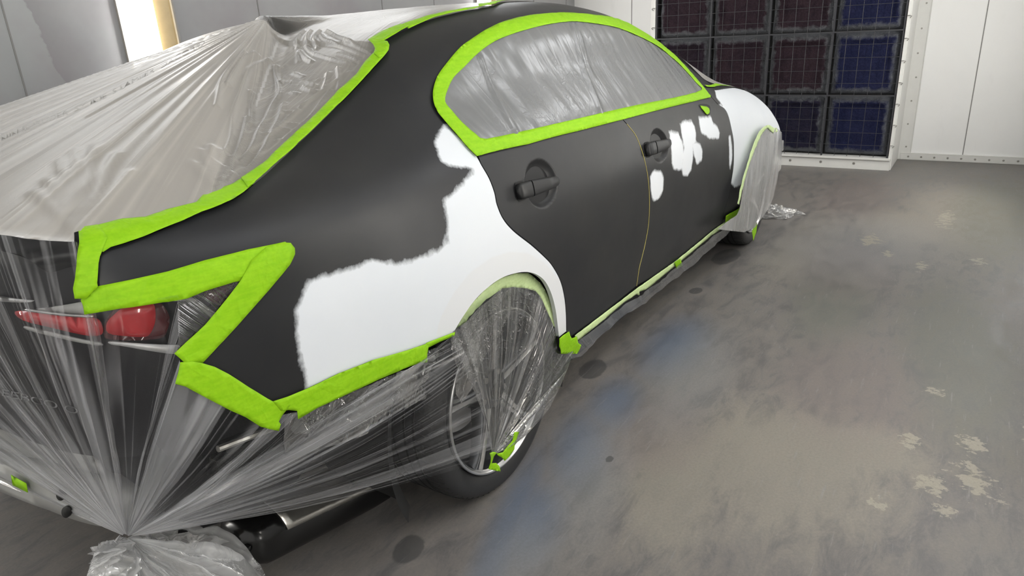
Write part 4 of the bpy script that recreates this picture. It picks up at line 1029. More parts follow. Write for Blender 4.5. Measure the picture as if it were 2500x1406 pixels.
# rear film gathered into a knot under the tail
KNOT = on_y(310, 1312, -.73)
bA = [on_prism(x, y) for x, y in [(-330, 1160), (-330, 1000), (-330, 850), (-330, 700), (-330, 560), (-200, 558), (-100, 565), (0, 573), (60, 578), (120, 583), (178, 587)]]
bA += [on_body(x, y) for x, y in [(200, 600), (200, 660), (200, 728), (212, 750), (292, 740), (396, 725), (433, 718), (437, 790), (434, 858), (440, 905), (480, 945), (540, 978), (600, 1005), (645, 1020), (705, 1006), (775, 994), (860, 957), (960, 910), (1030, 886), (1045, 856), (1075, 836), (1104, 816)]]
bA += [on_y(x, y, -.968) for x, y in [(1135, 860), (1165, 930), (1185, 1000), (1198, 1070), (1206, 1118)]]
def fan_film(name, apex, B, mat, nu, nv, amp, nfreq, seed, bulge=None, sag=None, r0=.012, parent=None, ufreq=1.0, curl=.0):
    Bp, L = polyres(B, nu); Pm = np.zeros((nu, nv, 3)); uv = np.zeros((nu, nv, 2))
    r = np.linspace(0, 1, nv)
    a = Bp-apex; Bn = np.gradient(Bp, axis=0); N = np.cross(a, Bn); N /= np.linalg.norm(N, axis=1)[:, None]+1e-9
    fl = ((N@np.array([-.45, -.85, .1])) < 0); N[fl] *= -1
    sN = np.array([np.convolve(N[:, k], np.ones(9)/9, 'same') for k in range(3)]).T; sN[:5] = N[:5]; sN[-5:] = N[-5:]; N = sN/(np.linalg.norm(sN, axis=1)[:, None]+1e-9)
    an = np.unwrap(np.arctan2(a@_u, a@_r)); ang = an
    h1 = n1d(ang*nfreq, seed); h2 = n1d(ang*nfreq*3.1, seed+3); 
    A, Rr = np.meshgrid(ang, r, indexing='ij'); n2 = n2d(A*nfreq*.8, Rr*2.2, seed+7)
    env = np.sin(np.pi*np.clip(r, 0, 1)**.8)
    for j, t in enumerate(r):
        t2 = r0+(1-r0)*t; p = apex+a*t2
        k = amp*env[j]*(h1+.5*h2)+amp*.9*env[j]*n2[:, j]
        if bulge is not None: k = k+bulge*math.sin(math.pi*t)
        p = p+N*k[:, None]
        if sag is not None: p[:, 2] -= sag*math.sin(math.pi*min(1, t**.8))
        Pm[:, j] = p; uv[:, j, 0] = ang*.45*ufreq+L*.9; uv[:, j, 1] = t
    return grid_film(name, Pm, mat, uv, None, parent), Pm
frac = np.linspace(0, 1, 520)
bul = .014+.045*np.clip((frac-.68)/.16, 0, 1)*np.clip((1.02-frac)/.10, 0, 1)
sag = .008*np.clip((frac-.93)/.07, 0, 1)
fr, PA = fan_film('masking_film', KNOT, bA, M['film_rear'], 520, 44, .010, 22, 3.3, bulge=bul, sag=sag)
tag(fr, 'clear film pulled down from the boot edge and gathered into a knot below the tail', 'masking film', 'sheets of masking film on the car')
# loose tail of film hanging below the knot
bT = [on_y(x, y, d) for x, y, d in [(262, 1318, -.74), (232, 1345, -.78), (205, 1425, -.82), (190, 1520, -.80), (300, 1500, -.78), (420, 1560, -.84), (560, 1520, -.86), (665, 1450, -.86), (640, 1400, -.80), (590, 1368, -.74), (535, 1352, -.68), (470, 1345, -.66), (420, 1352, -.66), (360, 1330, -.70)]]
ft2, _ = fan_film('film_tail', KNOT, bT, M['film_lump'], 200, 40, .035, 7, 9.1, bulge=np.full(200, .02), parent=fr, r0=.02)
bT2 = [p+np.array([.03, .05, -.02]) for p in bT[1:-2]]
ft3, _ = fan_film('film_tail', KNOT, bT2, M['film_lump'], 160, 36, .04, 5, 4.1, bulge=np.full(160, -.03), parent=fr, r0=.02)

# film over the rear wheel, gathered low on the tyre
WK = on_y(1203, 1112, -.945)
bB = [on_y(x, y, d) for x, y, d in [(1100, 830, -.94), (1106, 808, -.925), (1141, 783, -.925), (1171, 749, -.925), (1196, 730, -.925), (1226, 703, -.925), (1256, 700, -.925), (1277, 701, -.925), (1307, 708, -.925), (1324, 732, -.925), (1337, 762, -.925), (1350, 792, -.925), (1357, 824, -.905), (1362, 856, -.900), (1400, 858, -.900), (1388, 895, -.94), (1365, 950, -.965), (1340, 1000, -.975), (1305, 1040, -.965), (1262, 1062, -.955)]]
fb, _ = fan_film('masking_film', WK, bB, M['film_wheel'], 360, 40, .007, 26, 6.6, bulge=np.full(360, .010))
tag(fb, 'clear film stretched over the rear wheel and gathered at the foot of the tyre', 'masking film', 'sheets of masking film on the car')

M['film_crinkle'] = film_mat('crinkled_shiny_film', .10, .15, (.62, .60, .56), (4, 2), (8, 3), .10, 1.0, .016, (7, 3.2), .2, 3.2, thr=(.5, .56), foldh=1.2, wide=1.2)
def crinkle(px, y, sd, name='crumpled_fold', parent=fb, amp=.014):
    P = [(lambda p: (p[0], p[2]))(on_y(a_, b_, y)) for a_, b_ in px]
    return sheet(name, P, lambda x, z: np.c_[x, y-amp*n2d(x*9+z*6, z*9-x*5, sd)-.5*amp*np.abs(n2d(x*30, z*22, sd+2)), z], M['film_crinkle'], parent, step=.009, edge=.01, attrs={'cling': lambda V, P: np.zeros(len(V))}, uv=lambda V, P: np.c_[V[:, 0]-V[:, 1]*.8, V[:, 1]+V[:, 0]])
crinkle([(1106, 815), (1150, 772), (1200, 727), (1238, 708), (1243, 750), (1222, 800), (1190, 860), (1160, 930), (1125, 985), (1108, 960), (1115, 900), (1098, 850)], -.912, 2.5)
crinkle([(690, 1022), (800, 980), (1020, 892), (1045, 860), (1100, 828), (1112, 880), (1060, 960), (960, 1010), (880, 1060), (780, 1100), (700, 1110)], -.868, 7.5, parent=fr, amp=.018)

# small film patch in the tail lamp corner between the two tapes
o = sheet('masking_film', PX([(431, 712), (500, 700), (560, 685), (604, 640), (575, 700), (540, 740), (498, 795), (436, 850)]), off(.003), M['film_wheel'], None, step=.012, edge=.01, attrs={'cling': lambda V, P: np.full(len(V), .3)}, uv=lambda V, P: np.c_[V[:, 0]*3+V[:, 1]*2, V[:, 1]])
tag(o, 'crinkled clip of film over the tail lamp corner between two green tapes', 'masking film', 'sheets of masking film on the car')

# film over roof, rear window, boot and windscreen, tented from the aerial fin
tipP = on_y(655, 40, 0.); TIP = np.array([tipP[0], 0, tipP[2]+.002])
TB = np.array([(-.62, .785), (-.80, .80), (-.985, .76), (-1.03, .66), (-1.065, .5), (-1.08, .3), (-1.088, 0), (-1.08, -.3), (-1.065, -.5), (-1.04, -.63), (-.985, -.74), (-.90, -.77), (-.81, -.785)])
def ztop(x, y):
    out = np.empty(len(x))
    for i in range(len(x)):
        h = BVfull.ray_cast(Vector((x[i], y[i], 3)), Vector((0, 0, -1)))
        out[i] = h[0][2] if h[0] is not None else np.nan
    return out
TBz = ztop(TB[:, 0]+.006, TB[:, 1]*.985); TBz = np.where(np.isnan(TBz), 1.045, TBz)
tba = np.unwrap(np.arctan2(TB[:, 1], TB[:, 0]-TIP[0])); 
tbr_, tl = polyres(np.c_[TB, TBz], 200); ta = np.unwrap(np.arctan2(tbr_[:, 1], tbr_[:, 0]-TIP[0])); tr = np.hypot(tbr_[:, 1], tbr_[:, 0]-TIP[0])
E1 = on_body(690, 104, 0); E2 = on_body(800, 105, 0); E3 = on_body(905, 108, 0)
CF = [None]; CRX = []
def top_surface(x, y):
    CF[0] = np.zeros(len(x))
    zl = ztop(x, y); bad = np.isnan(zl)
    if bad.any():
        for i in np.where(bad)[0]:
            h = BVfull.find_nearest(Vector((x[i], y[i], 1.05))); zl[i] = h[0][2]
    dx = x-TIP[0]; th = np.arctan2(y, dx); th = np.where(th < 0, th+2*math.pi, th); d = np.hypot(dx, y)
    lo, hi = ta.min(), ta.max(); tc = np.clip(th, lo, hi); R = np.interp(tc, ta, tr); zb = np.interp(tc, ta, tbr_[:, 2])
    t = np.clip(d/R, 0, 1); zt_ = TIP[2]+(zb+.004-TIP[2])*t
    dl = np.maximum(np.maximum(lo-th, th-hi), 0)*np.maximum(d, .08)
    wgt = np.clip(1-dl/.075, 0, 1)**1.5
    st = (n2d(th*26, d*.8, 2.2, 1)*.008+n2d(th*60, d*.9, 5.2, 1)*.0022)*np.sin(math.pi*np.clip(t, 0, 1))**.6
    z1 = zl+.004+wgt*np.maximum(zt_-zl-.004, 0)+wgt*st*(zt_ > zl)
    # ridge of the film running forward from the fin
    u = np.clip((x-TIP[0])/.55, 0, 1); zr = TIP[2]+.004*u; wr = np.where(x > TIP[0]-.03, np.exp(-(np.abs(y)/(.032+.09*u))**2.5)*(1-u)**.5, 0)
    z1 = z1+np.maximum(zr-z1, 0)*wr
    # adhering parts: shallow wrinkles; pane sits below the roof edge
    xe = np.interp(-np.abs(y), [E3[1], E2[1], E1[1]], [E3[0], E2[0], E1[0]])
    adh = 1-wgt
    z1 -= adh*.010*np.clip((xe-x)/.012, 0, 1)*(x > -.62)
    at = np.clip(-sdf(np.c_[x, y], topo)/.05, 0, 1)
    z1 += at*adh*(n2d(x*6, y*6, 8.8)*.0016+np.abs(n2d(x*14+y*6, y*20-x*4, 1.8, 2))*.0008)
    Q2 = np.c_[x, y]
    for cr, w_, hh in CRX:
        for a_, b_ in zip(cr[:-1], cr[1:]):
            m_ = (x > min(a_[0], b_[0])-.03) & (x < max(a_[0], b_[0])+.03) & (y > min(a_[1], b_[1])-.03) & (y < max(a_[1], b_[1])+.03)
            if not m_.any(): continue
            ab = b_-a_; tt = np.clip(((Q2[m_]-a_)@ab)/(ab@ab+1e-9), 0, 1); rr = Q2[m_]-a_-tt[:, None]*ab
            q_ = hh*np.exp(-(np.hypot(rr[:, 0], rr[:, 1])/w_)**2); CF[0][m_] = np.maximum(CF[0][m_], q_) if CF[0] is not None and len(CF[0]) == len(x) else q_
    z1 += CF[0]+.055*np.exp(-((x-2.38)/.30)**2)*np.clip((.74-np.abs(y))/.10, 0, 1)
    rear = np.exp(-np.clip(x+1.07, 0, 1)/.08)
    z1 += rear*n1d(y*30, 3.9, 1)*.002
    return z1, th, d, wgt
ZC_ = lambda pts: Z(540, 80, 3.195, pts)
CREASE = [ZC_(q) for q in ([(430,260),(425,310),(450,400),(455,465),(400,550),(360,640),(300,740),(250,870),(160,1000)],[(250,530),(240,620),(235,720)],[(490,535),(450,660),(390,770),(340,880),(280,970),(200,1060),(60,1200)],[(600,590),(520,650),(400,780)],[(850,440),(760,560),(700,640),(600,730),(500,810)],[(900,360),(780,450),(620,560)],[(910,260),(920,330),(915,430)],[(830,300),(820,360),(800,420)],[(450,375),(620,375),(730,400)],[(590,100),(597,215)],[(610,130),(650,180),(705,215)],[(660,90),(700,140),(800,175),(900,200),(1020,235)],[(780,30),(800,60),(900,90),(1000,120),(1100,160),(1190,190)],[(830,0),(950,60),(1060,100),(1190,185)],[(900,150),(1000,170),(1080,220)],[(220,340),(150,440),(60,580),(0,740)],[(300,280),(200,400),(90,600)],[(380,250),(250,420),(180,580),(120,700),(90,860),(20,1020)],[(210,690),(180,820),(130,950),(60,1100),(0,1230)],[(490,730),(550,750)],[(520,690),(620,700)],[(640,410),(700,440),(760,450)],[(700,0),(670,50),(680,100)],[(650,0),(600,60),(595,110)],[(770,0),(730,50),(750,110)],[(540,450),(600,460)],[(500,595),(580,600)],[(750,350),(800,345)],[(560,300),(640,325)],[(330,770),(390,768)],[(430,825),(480,822)],[(1000,290),(1060,330)],[(930,415),(990,405)],[(1060,190),(1150,230)])]
CREASE += [[(532, 470), q] for q in ((500, 400), (520, 385), (545, 385), (568, 392), (480, 430), (590, 410))]+[[(198, 583), q] for q in ((95, 500), (130, 480), (165, 455), (205, 440), (250, 430), (300, 440), (330, 470))]
edge_px = [(185, 582), (218, 578), (255, 575), (300, 562), (356, 552), (409, 536), (480, 514), (550, 483), (600, 456), (650, 417), (690, 380), (740, 333), (800, 275), (850, 222), (885, 185), (912, 155), (925, 138), (925, 122), (922, 110), (950, 92), (990, 72), (1045, 53), (1100, 38), (1168, 25)]
er = np.array([on_body(x, y, 0)[:2] for x, y in edge_px])
CRX += [(crom([on_body(x, y, 0)[:2] for x, y in q], k=3), .0050 if len(q) > 2 else (.0042 if q[0][0] > 400 and q[0][0] != 532 else .011), .0085 if len(q) > 2 else .005) for q in CREASE]
CRX = [([np.array(p) for p in c], w_, h_) for c, w_, h_ in CRX]
rl = []
for s_ in np.arange(er[-1][0]+.08, 2.06, .1):
    p = body_raw([s_], [railT(s_)+.012])[0]; rl.append(p[:2])
for s_, T_ in ((2.16, TK[8]), (2.22, TK[7]), (2.5, TK[6]+.05), (2.9, TK[6]+.05), (3.2, TK[6]+.05), (3.4, TK[7])): rl.append(body_raw([s_], [T_])[0][:2])
er = np.vstack([er, np.array(rl)]); el = er[::-1].copy(); el[:, 1] *= -1; rr4 = [list(on_prism(x, y, -.006)[:2]) for x, y in ((-20, 574), (60, 580), (120, 585), (180, 590))]
topo = np.vstack([er, el, [[-1.046, .64], [-1.074, .5], [-1.092, .3], [-1.101, 0], [-1.093, -.3], [-1.078, -.5]]+rr4])
cache = {}
def f_top(x, y):
    z, th, d, wg = top_surface(x, y); cache['v'] = (th, d, wg); return np.c_[x, y, z]
def uv_top(V, P):
    th, d, wg = cache['v']; return np.c_[np.where(wg > .3, th*1.0, V[:, 1]*.9-V[:, 0]*.25), np.where(wg > .3, d, V[:, 0]*1.5)]
def cl_top(V, P):
    th, d, wg = cache['v']; x, y = V[:, 0], V[:, 1]
    fin = np.exp(-(y/.05)**2)*(x > TIP[0]-.04)*np.clip(1-(x-TIP[0])/.24, 0, 1)*.85
    # the film lies close to the side of the fin
    fin = np.maximum(fin, .88*np.exp(-((y+.04)/.055)**4)*(x > TIP[0]-.03)*np.clip(1.15-(x-TIP[0])/.2, 0, 1))
    gl = np.where((wg < .5) & (x < .1), .20, 0)
    return np.maximum(fin, gl)
tp = sheet('masking_film', topo, f_top, M['film_top'], None, step=.0095, edge=.014, fine=[(-.26, -.42, .40, .40, .0045)], attrs={'cling': cl_top, 'glassy': lambda V, P: 1-cache['v'][2]}, uv=uv_top)
tag(tp, 'whitish film over roof, rear window and boot, tented up by the aerial fin', 'masking film', 'sheets of masking film on the car')
# aerial fin under the film
m = MB(); vs = []; K = 12
for i in range(K+1):
    u = i/K; x = TIP[0]+.004+u*.20; zb = float(ztop(np.array([x]), np.array([0.]))[0])-.004; h = (TIP[2]-.004-zb)*(1-u)**.75+.002; wd_ = .046*math.sin(math.pi*min(1, .3+u*.7))+.002
    vs += [(x-.012, -wd_, zb), (x, -wd_*.62, zb+h*.62), (x, 0, zb+h), (x, wd_*.62, zb+h*.62), (x-.012, wd_, zb)]
m.add(vs, [(i*5+j, (i+1)*5+j, (i+1)*5+j+1, i*5+j+1) for i in range(K) for j in range(4)]+[(0, 1, 2, 3, 4)])
m.build('aerial_fin', M['black'], car, smooth=True)

# faint print running along the film, mapped onto the tented sheet
def film_print(o, txt, path, size, mat):
    me0 = o.data; bv = BVHTree.FromPolygons([tuple(v.co) for v in me0.vertices], [tuple(p.vertices) for p in me0.polygons])
    cu = bpy.data.curves.new('print', 'FONT'); cu.body = txt; cu.size = size; ob = bpy.data.objects.new('print', cu); COL.objects.link(ob)
    dg = bpy.context.evaluated_depsgraph_get(); m2 = bpy.data.meshes.new_from_object(ob.evaluated_get(dg)); bpy.data.objects.remove(ob, do_unlink=True)
    co = np.array([v.co[:] for v in m2.vertices]); L = arc(np.array(path, float)); W_ = co[:, 0].max()
    u = co[:, 0]/W_*L[-1]; P_ = np.array(path, float); X = np.interp(u, L, P_[:, 0]); Y = np.interp(u, L, P_[:, 1])-co[:, 1]
    out = []
    for x, y in zip(X, Y):
        d = ray(x, y); h = bv.ray_cast(Vector(CAMP), Vector(d)); out.append(tuple(np.array(h[0])-d*.0012) if h[0] is not None else (0, 0, -5))
    bad = {i for i, q in enumerate(out) if q[2] < -1}
    F = [tuple(p.vertices) for p in m2.polygons if not any(i in bad for i in p.vertices)]
    me = bpy.data.meshes.new('printed_lettering'); me.from_pydata(out, [], F); me.update(); return link(me, 'printed_lettering', mat, o)
M['rear_print'] = simple('pale_film_print', (.15, .15, .155), .5)
M['print'] = simple('grey_film_print', (.36, .35, .33), .6)
film_print(fr, 'FEEBCO O', [(-20, 960), (60, 978), (190, 1012)], 24, M['rear_print'])
film_print(tp, 'NIN IL IRUDER  SMIIKIE  S LAMIIER  DACORID', [(0, 346), (60, 318), (160, 281), (250, 243), (340, 195), (420, 152), (500, 108)], 17, M['print'])

# film over the side windows
mid = [((a[0]+b[0])/2, (a[1]+b[1])/2) for a, b in zip(*[resample(q, .02)[:0] for q in (dlo_out, dlo_out)])]
din = np.array(PX(crom(DLO_IN, True, 3)))
def wline(p, q):
    a, b = np.array(st_of(*p)), np.array(st_of(*q)); return a, b
RL = [wline((1170, 140), (1252, 318)), wline((1392, 62), (1462, 268)), wline((1405, 62), (1440, 180))]
def f_side(s, T):
    P = body(s, T); N = body_n(s, T)
    d = .0035+.0022*n2d(s*11+T*4, T*2.5, 3.1, 2)+.0004*n2d(s*50+T*20, T*12, 6.1, 2)
    for k, (a, b) in enumerate(RL):
        ab = b-a; t = np.clip(((s-a[0])*ab[0]+(T-a[1])*ab[1])/(ab@ab), 0, 1); r = np.hypot(s-a[0]-t*ab[0], T-a[1]-t*ab[1])
        d = d+(.007 if k < 2 else .004)*np.exp(-(r/(.006+.012*t))**2)
    return P+N*np.maximum(d, .0012)[:, None]
o = sheet('masking_film', inset(din, -.012), f_side, M['film_side'], None, step=.008, edge=.01, attrs={'cling': lambda V, P: np.zeros(len(V))}, uv=lambda V, P: np.c_[V[:, 0]+.25*V[:, 1], V[:, 1]])
tag(o, 'wrinkled grey film over the side windows inside a ring of green tape', 'masking film', 'sheets of masking film on the car')

# film rolled along the sill
Cpx = z6([(100, 1180), (215, 1128), (480, 920), (700, 733), (862, 648), (970, 568), (1280, 314), (1590, 58), (1690, -10), (1770, -30)])+z6([(1750, 20), (1600, 165), (1400, 320), (1345, 430), (1290, 470), (1230, 505), (1130, 522), (900, 722), (700, 835), (420, 1080), (250, 1262), (205, 1270), (150, 1290)])
def f_rock(s, T):
    P = body(s, T); N = body_n(s, T); b = np.clip((.16-T)/.16, 0, 1)
    d = .010+.007*n2d(s*7+T*9, T*5, 7.7)+.0018*n2d(s*24+T*30, T*12, 2.7)+.012*b
    Q = P+N*np.maximum(d, .004)[:, None]; return Q
o = sheet('masking_film', PX(Cpx), f_rock, M['film_rock'], None, step=.012, edge=.014, attrs={'cling': lambda V, P: np.zeros(len(V))}, uv=lambda V, P: np.c_[V[:, 0]*1.0+V[:, 1]*1.2, V[:, 1]])
tag(o, 'dark crumpled strip of film hanging under the pale tape along the sill', 'masking film', 'sheets of masking film on the car')

# film hanging over the front wheel and nose
def FY(x, z): return -(.945-.42*np.clip(x-3.05, 0, .8)**2+.02*np.sin(np.clip(z, 0, .7)/.7*math.pi))
def hitF(px, py, dd=0):
    d = ray(px, py); ts = np.linspace(3.2, 6.2, 1500); Q = CAMP+d*ts[:, None]; g = Q[:, 1]-(FY(Q[:, 0], Q[:, 2])-dd)
    k = np.where(g > 0)[0]; i = k[0] if len(k) and k[0] > 0 else int(np.argmax(g))
    return Q[i, 0], Q[i, 2]
Dpx = z8([(1205, 405), (1160, 430), (1115, 500), (1085, 600), (1050, 690), (1020, 790), (995, 890), (976, 1010), (970, 1052), (946, 1102), (852, 1172), (800, 1212), (880, 1222), (1010, 1236), (1060, 1212), (1095, 1190), (1160, 1085), (1235, 965), (1262, 850), (1275, 770), (1312, 700), (1322, 600), (1312, 520), (1285, 445), (1250, 420), (1225, 432)])
def f_front(x, z):
    y = FY(x, z); u = np.clip((x-2.5)/1.2, 0, 1)
    n = .016*n2d(x*4-z*2, z*1.2, 4.4, 2)+.0015*n2d(x*18-z*5, z*3, 5.9, 2)
    return np.c_[x, y-np.abs(n), z]
dp = [hitF(*q) for q in Dpx]; dp = [(x+(.25 if z > .42 and x > 3.2 else 0), z) for x, z in dp]
o = sheet('masking_film', dp, f_front, M['film_front'], None, step=.012, edge=.014, attrs={'cling': lambda V, P: np.zeros(len(V))}, uv=lambda V, P: np.c_[V[:, 0]-.35*V[:, 1], V[:, 1]])
tag(o, 'milky film bulging over the front wheel and nose', 'masking film', 'sheets of masking film on the car')
# crumpled end of that film lying on the floor in front
def crumple(name, c, rx, ry, rz, seed, mat, parent=None, n=40):
    U = np.linspace(0, 2*math.pi, n*2); W = np.linspace(.02, math.pi*.5, n)
    Pm = np.zeros((n*2, n, 3)); uv = np.zeros((n*2, n, 2))
    A, B = np.meshgrid(U, W, indexing='ij'); X = np.cos(A)*np.sin(B); Y = np.sin(A)*np.sin(B); Zz = np.cos(B)
    k = np.array([mnoise.fractal(Vector((float(a)*1.6, float(b)*1.6, float(c_)*1.6+seed)), .7, 2.3, 5) for a, b, c_ in zip(X.ravel(), Y.ravel(), Zz.ravel())]).reshape(X.shape)
    rd_ = np.array([abs(mnoise.noise(Vector((float(a)*4, float(b)*4, float(c_)*4+seed)))) for a, b, c_ in zip(X.ravel(), Y.ravel(), Zz.ravel())]).reshape(X.shape)
    R = .85+.45*k-.35*rd_
    Pm[..., 0] = c[0]+rx*X*R; Pm[..., 1] = c[1]+ry*Y*R; Pm[..., 2] = np.maximum(c[2]+rz*Zz*np.abs(R), .002)
    uv[..., 0] = A*.5; uv[..., 1] = B
    return grid_film(name, Pm, mat, uv, None, parent)
cc = on_z(1895, 515, .03)
o = crumple('film_scrap', (cc[0], cc[1]+.05, .0), .14, .16, .09, 2.2, M['film_lump']); tag(o, 'crumpled clear film end lying on the floor in front of the nose', 'masking film')
c2 = on_z(1932, 522, .0); o2 = crumple('film_scrap_end', (c2[0], c2[1], 0), .05, .10, .03, 5.2, M['film_lump'], o, 24)

# ------------------------------------------------------------------ tapes
TN = [0]
def tape(px, label, mat='tape', d=.0045, crom_=0, poly=None, f=None, parent=None):
    TN[0] += 1; sd = TN[0]*3.7
    P = poly if poly is not None else PX(px)
    d = d+TN[0]*.00012
    ff = f or (lambda s, T: body(s, T)+body_n(s, T)*(d+.0009*n2d(s*26, T*26, sd)+.0010*np.abs(n2d(s*9+T*5, T*30, sd+2)))[:, None])
    o = sheet('masking_tape', P, ff, M[mat], None, step=.009, edge=.008, thick=.0006)
    tag(o, label, 'tape', 'green masking tape strips on the car'); return o
tape([(194, 569), (212, 568), (249, 559), (302, 546), (356, 541), (409, 523), (480, 505), (504, 482), (540, 470), (563, 462), (600, 440), (624, 455), (596, 478), (565, 497), (540, 509), (491, 527), (427, 554), (348, 585), (306, 599), (270, 609), (252, 620), (235, 612), (196, 600)], 'green tape strip along the right edge of the boot', d=.010)
tape([(194, 569), (240, 562), (262, 590), (250, 618), (245, 630), (242, 645), (242, 699), (225, 716), (214, 727), (187, 727), (188, 678), (192, 624)], 'short upright green tape at the rear corner of the boot', d=.011)
tape([(590, 446), (625, 423), (646, 407), (665, 388), (696, 359), (728, 330), (765, 296), (797, 263), (828, 230), (853, 208), (872, 190), (894, 158), (914, 138), (949, 131), (937, 147), (909, 178), (869, 222), (822, 269), (775, 316), (728, 360), (681, 403), (650, 432), (621, 457), (606, 470)], 'long green tape strip down the side of the rear window', d=.012)
tape([(914, 140), (917, 130), (914, 121), (901, 108), (938, 86), (979, 69), (1000, 74), (939, 110), (947, 112), (951, 121), (949, 131), (938, 145), (925, 152)], 'folded green tape at the upper corner of the rear window', d=.013)
s5u = PX([(979, 69), (1000, 60), (1056, 43), (1112, 31), (1168, 23)]); s5l = PX([(1157, 28), (1112, 36), (1056, 51), (998, 77)])
ex_s = np.arange(s5u[-1][0]+.05, 1.1, .08)
poly = s5u+[(x, railT(x)+.03) for x in ex_s]+[(x, railT(x)) for x in ex_s[::-1]]+s5l
tape(None, 'thin green tape strip along the edge of the roof', poly=poly, d=.009)
tape([(242, 698)]+LAMP[:5]+[(704, 600), (690, 610), (640, 640), (600, 675), (583, 686), (569, 688), (498, 710), (455, 728), (409, 736), (396, 737), (292, 752), (208, 766), (205, 745), (199, 731), (215, 715)], 'wide crinkled green tape along the top of the tail lamp')
tape([(612, 635), (650, 603), (690, 594)]+LAMP[5:]+[(468, 887), (457, 891), (423, 861), (460, 826), (498, 791), (533, 749), (583, 685)], 'green tape sloping down from the tip of the tail lamp', d=.0060)
tape([(437, 882), (466, 880), (490, 884), (520, 893), (555, 911), (604, 943), (661, 977), (683, 973), (704, 985), (683, 1013), (676, 1026), (681, 1033), (676, 1049), (655, 1045), (630, 1038), (594, 1015), (533, 986), (486, 961), (450, 941), (425, 934), (433, 905)], 'crumpled green tape under the lower rear corner of the body', d=.007)
tape([(661, 977), (700, 964), (750, 943), (824, 908), (909, 875), (994, 851), (1038, 836), (1040, 846), (1037, 860), (1037, 882), (1019, 883), (979, 898), (909, 928), (824, 968), (775, 990), (722, 1020), (720, 1000), (700, 998), (680, 1000)], 'green tape strip along the bottom of the rear quarter panel', d=.0075)
tape([(1036, 836), (1070, 823), (1098, 812), (1107, 809), (1105, 818), (1070, 833), (1036, 850)], 'narrow folded green tape running to the rear wheel arch')
arch_o = ARCH[:6]+[(1290, 666), (1299, 672), (1320, 691), (1337, 717), (1348, 740), (1354, 772), (1361, 804)]
arch_i = zw([(838, 430), (840, 385), (820, 360), (805, 322), (790, 290), (778, 262), (760, 220), (742, 190), (720, 165), (650, 148), (600, 145), (530, 150), (500, 185), (460, 215), (400, 260), (365, 300), (330, 340), (290, 365), (250, 385)])
wy = lambda px, y=-.893: [(lambda p: (p[0], p[2]))(on_y(x_, y_, y)) for x_, y_ in px]
fl = lambda y, sd: (lambda x, z: np.c_[x, np.full(len(x), y)-.0015*n2d(x*20, z*20, sd), z])
tape(None, 'pale green tape lining the rear wheel arch', 'tape_pale', poly=wy(arch_o+arch_i, -.896), f=fl(-.896, 3.))
tape(z6([(25, 1090), (60, 1060), (125, 1018), (135, 1060), (150, 1084), (175, 1080), (205, 1065), (212, 1100), (220, 1130), (250, 1150), (235, 1195), (210, 1237), (120, 1240), (45, 1240), (40, 1200), (25, 1170)]), 'green tape patch at the sill corner ahead of the rear wheel', d=.013)
tape(z6([(205, 1068), (500, 845), (850, 580), (1205, 332), (1615, 0)])+z8([(845, 1162), (862, 1150), (850, 1172)])+z6([(1680, 0), (1590, 60), (1280, 318), (1120, 448), (970, 572), (930, 600), (860, 625), (862, 662), (830, 650), (700, 738), (480, 925), (230, 1122)]), 'long pale tape strip along the sill below the doors', 'tape_pale', d=.004)
tape(z6([(1203, 325), (1240, 300), (1265, 286), (1278, 325), (1285, 360), (1255, 375), (1230, 394), (1215, 360)]), 'small green tape tab across the pale sill tape', d=.009)
tape(z8([(850, 1103), (900, 1075), (950, 1048), (970, 1015), (978, 1030), (975, 1055), (945, 1098), (900, 1125), (845, 1168)]), 'green tape corner behind the front wheel', d=.012)
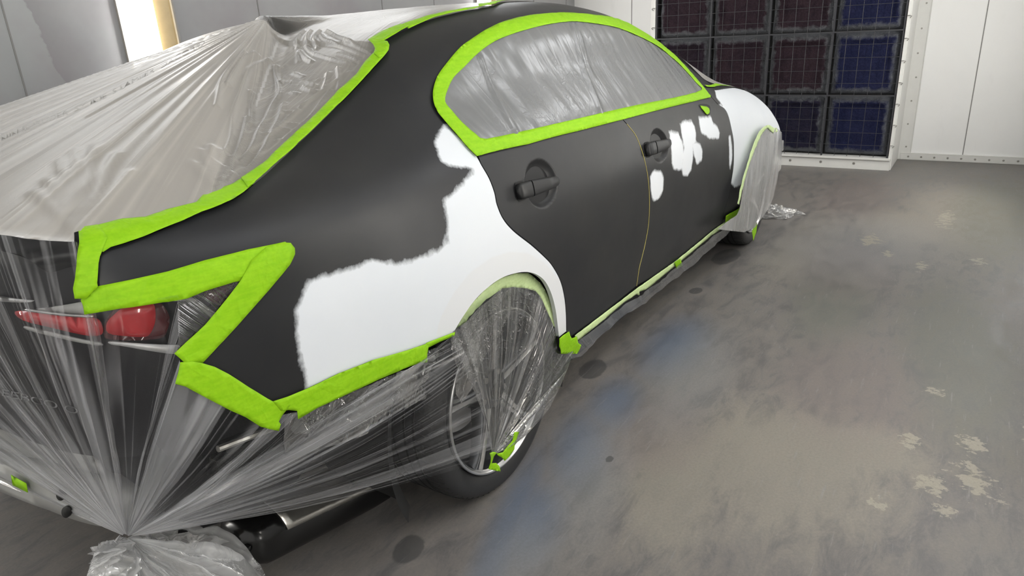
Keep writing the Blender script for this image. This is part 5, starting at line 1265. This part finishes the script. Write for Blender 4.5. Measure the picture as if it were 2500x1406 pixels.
FA = z8([(960, 1015), (980, 905), (1005, 805), (1035, 705), (1055, 640), (1078, 570), (1098, 515), (1130, 450), (1165, 415), (1195, 400), (1215, 402), (1245, 424), (1262, 420), (1275, 450), (1240, 462), (1215, 440), (1195, 422), (1160, 455), (1120, 535), (1085, 620), (1058, 690), (1026, 800), (1000, 900), (974, 1020)])
def ff_(px): return [hitF(x, y, .012) for x, y in px]
tape(None, 'pale crumpled tape along the front wheel arch', 'tape_pale', poly=ff_(FA), f=lambda x, z: np.c_[x, FY(x, z)-.012-.002*n2d(x*30, z*30, 3.), z])
dring = resample(dlo_out+dlo_low[::-1][:-1], .012)
TN[0] += 1
o = sheet('masking_tape', dring, lambda s, T: body(s, T)+body_n(s, T)*(.0065+.0012*n2d(s*20, T*20, 33.)+.0012*np.abs(n2d(s*6+T*6, T*34, 12.)))[:, None], M['tape'], None, step=.009, edge=.008, holes=[din], thick=.0006)
tag(o, 'ring of wide green tape framing the side windows', 'tape', 'green masking tape strips on the car')
tape(z8([(664, 250), (690, 256), (712, 258), (732, 272), (738, 295), (734, 312), (716, 320), (703, 308), (690, 290), (674, 272)]), 'green tape scrap stuck over the door mirror hole', d=.002)
tape(z8([(695, 92), (760, 90), (860, 90), (905, 84), (906, 95), (860, 100), (790, 103), (712, 106)]), 'short green tape strip between front wing and bonnet', d=.004)
def flat(px, y, label):
    P = wy(px, y); TN[0] += 1
    o = sheet('masking_tape', P, fl(y, TN[0]*1.), M['tape'], None, step=.008, edge=.006, thick=.0008); tag(o, label, 'tape', 'green masking tape strips on the car')
flat(zw([(600, 970), (628, 973), (618, 1000), (605, 1040), (600, 1070), (575, 1108), (545, 1137), (530, 1118), (505, 1106), (500, 1095), (535, 1087), (560, 1055), (590, 1020)]), -.965, 'green tape knot holding the film to the rear tyre, upper piece')
flat(zw([(458, 1092), (478, 1084), (500, 1090), (482, 1110), (474, 1140), (470, 1150), (495, 1148), (512, 1165), (520, 1197), (490, 1192), (452, 1184), (462, 1150), (465, 1120)]), -.962, 'green tape knot holding the film to the rear tyre, lower piece')
flat(z8([(1100, 1165), (1117, 1158), (1112, 1200), (1106, 1240), (1083, 1306), (1080, 1265), (1074, 1228), (1082, 1210), (1076, 1200)]), -.957, 'green tape scrap hanging beside the front tyre')
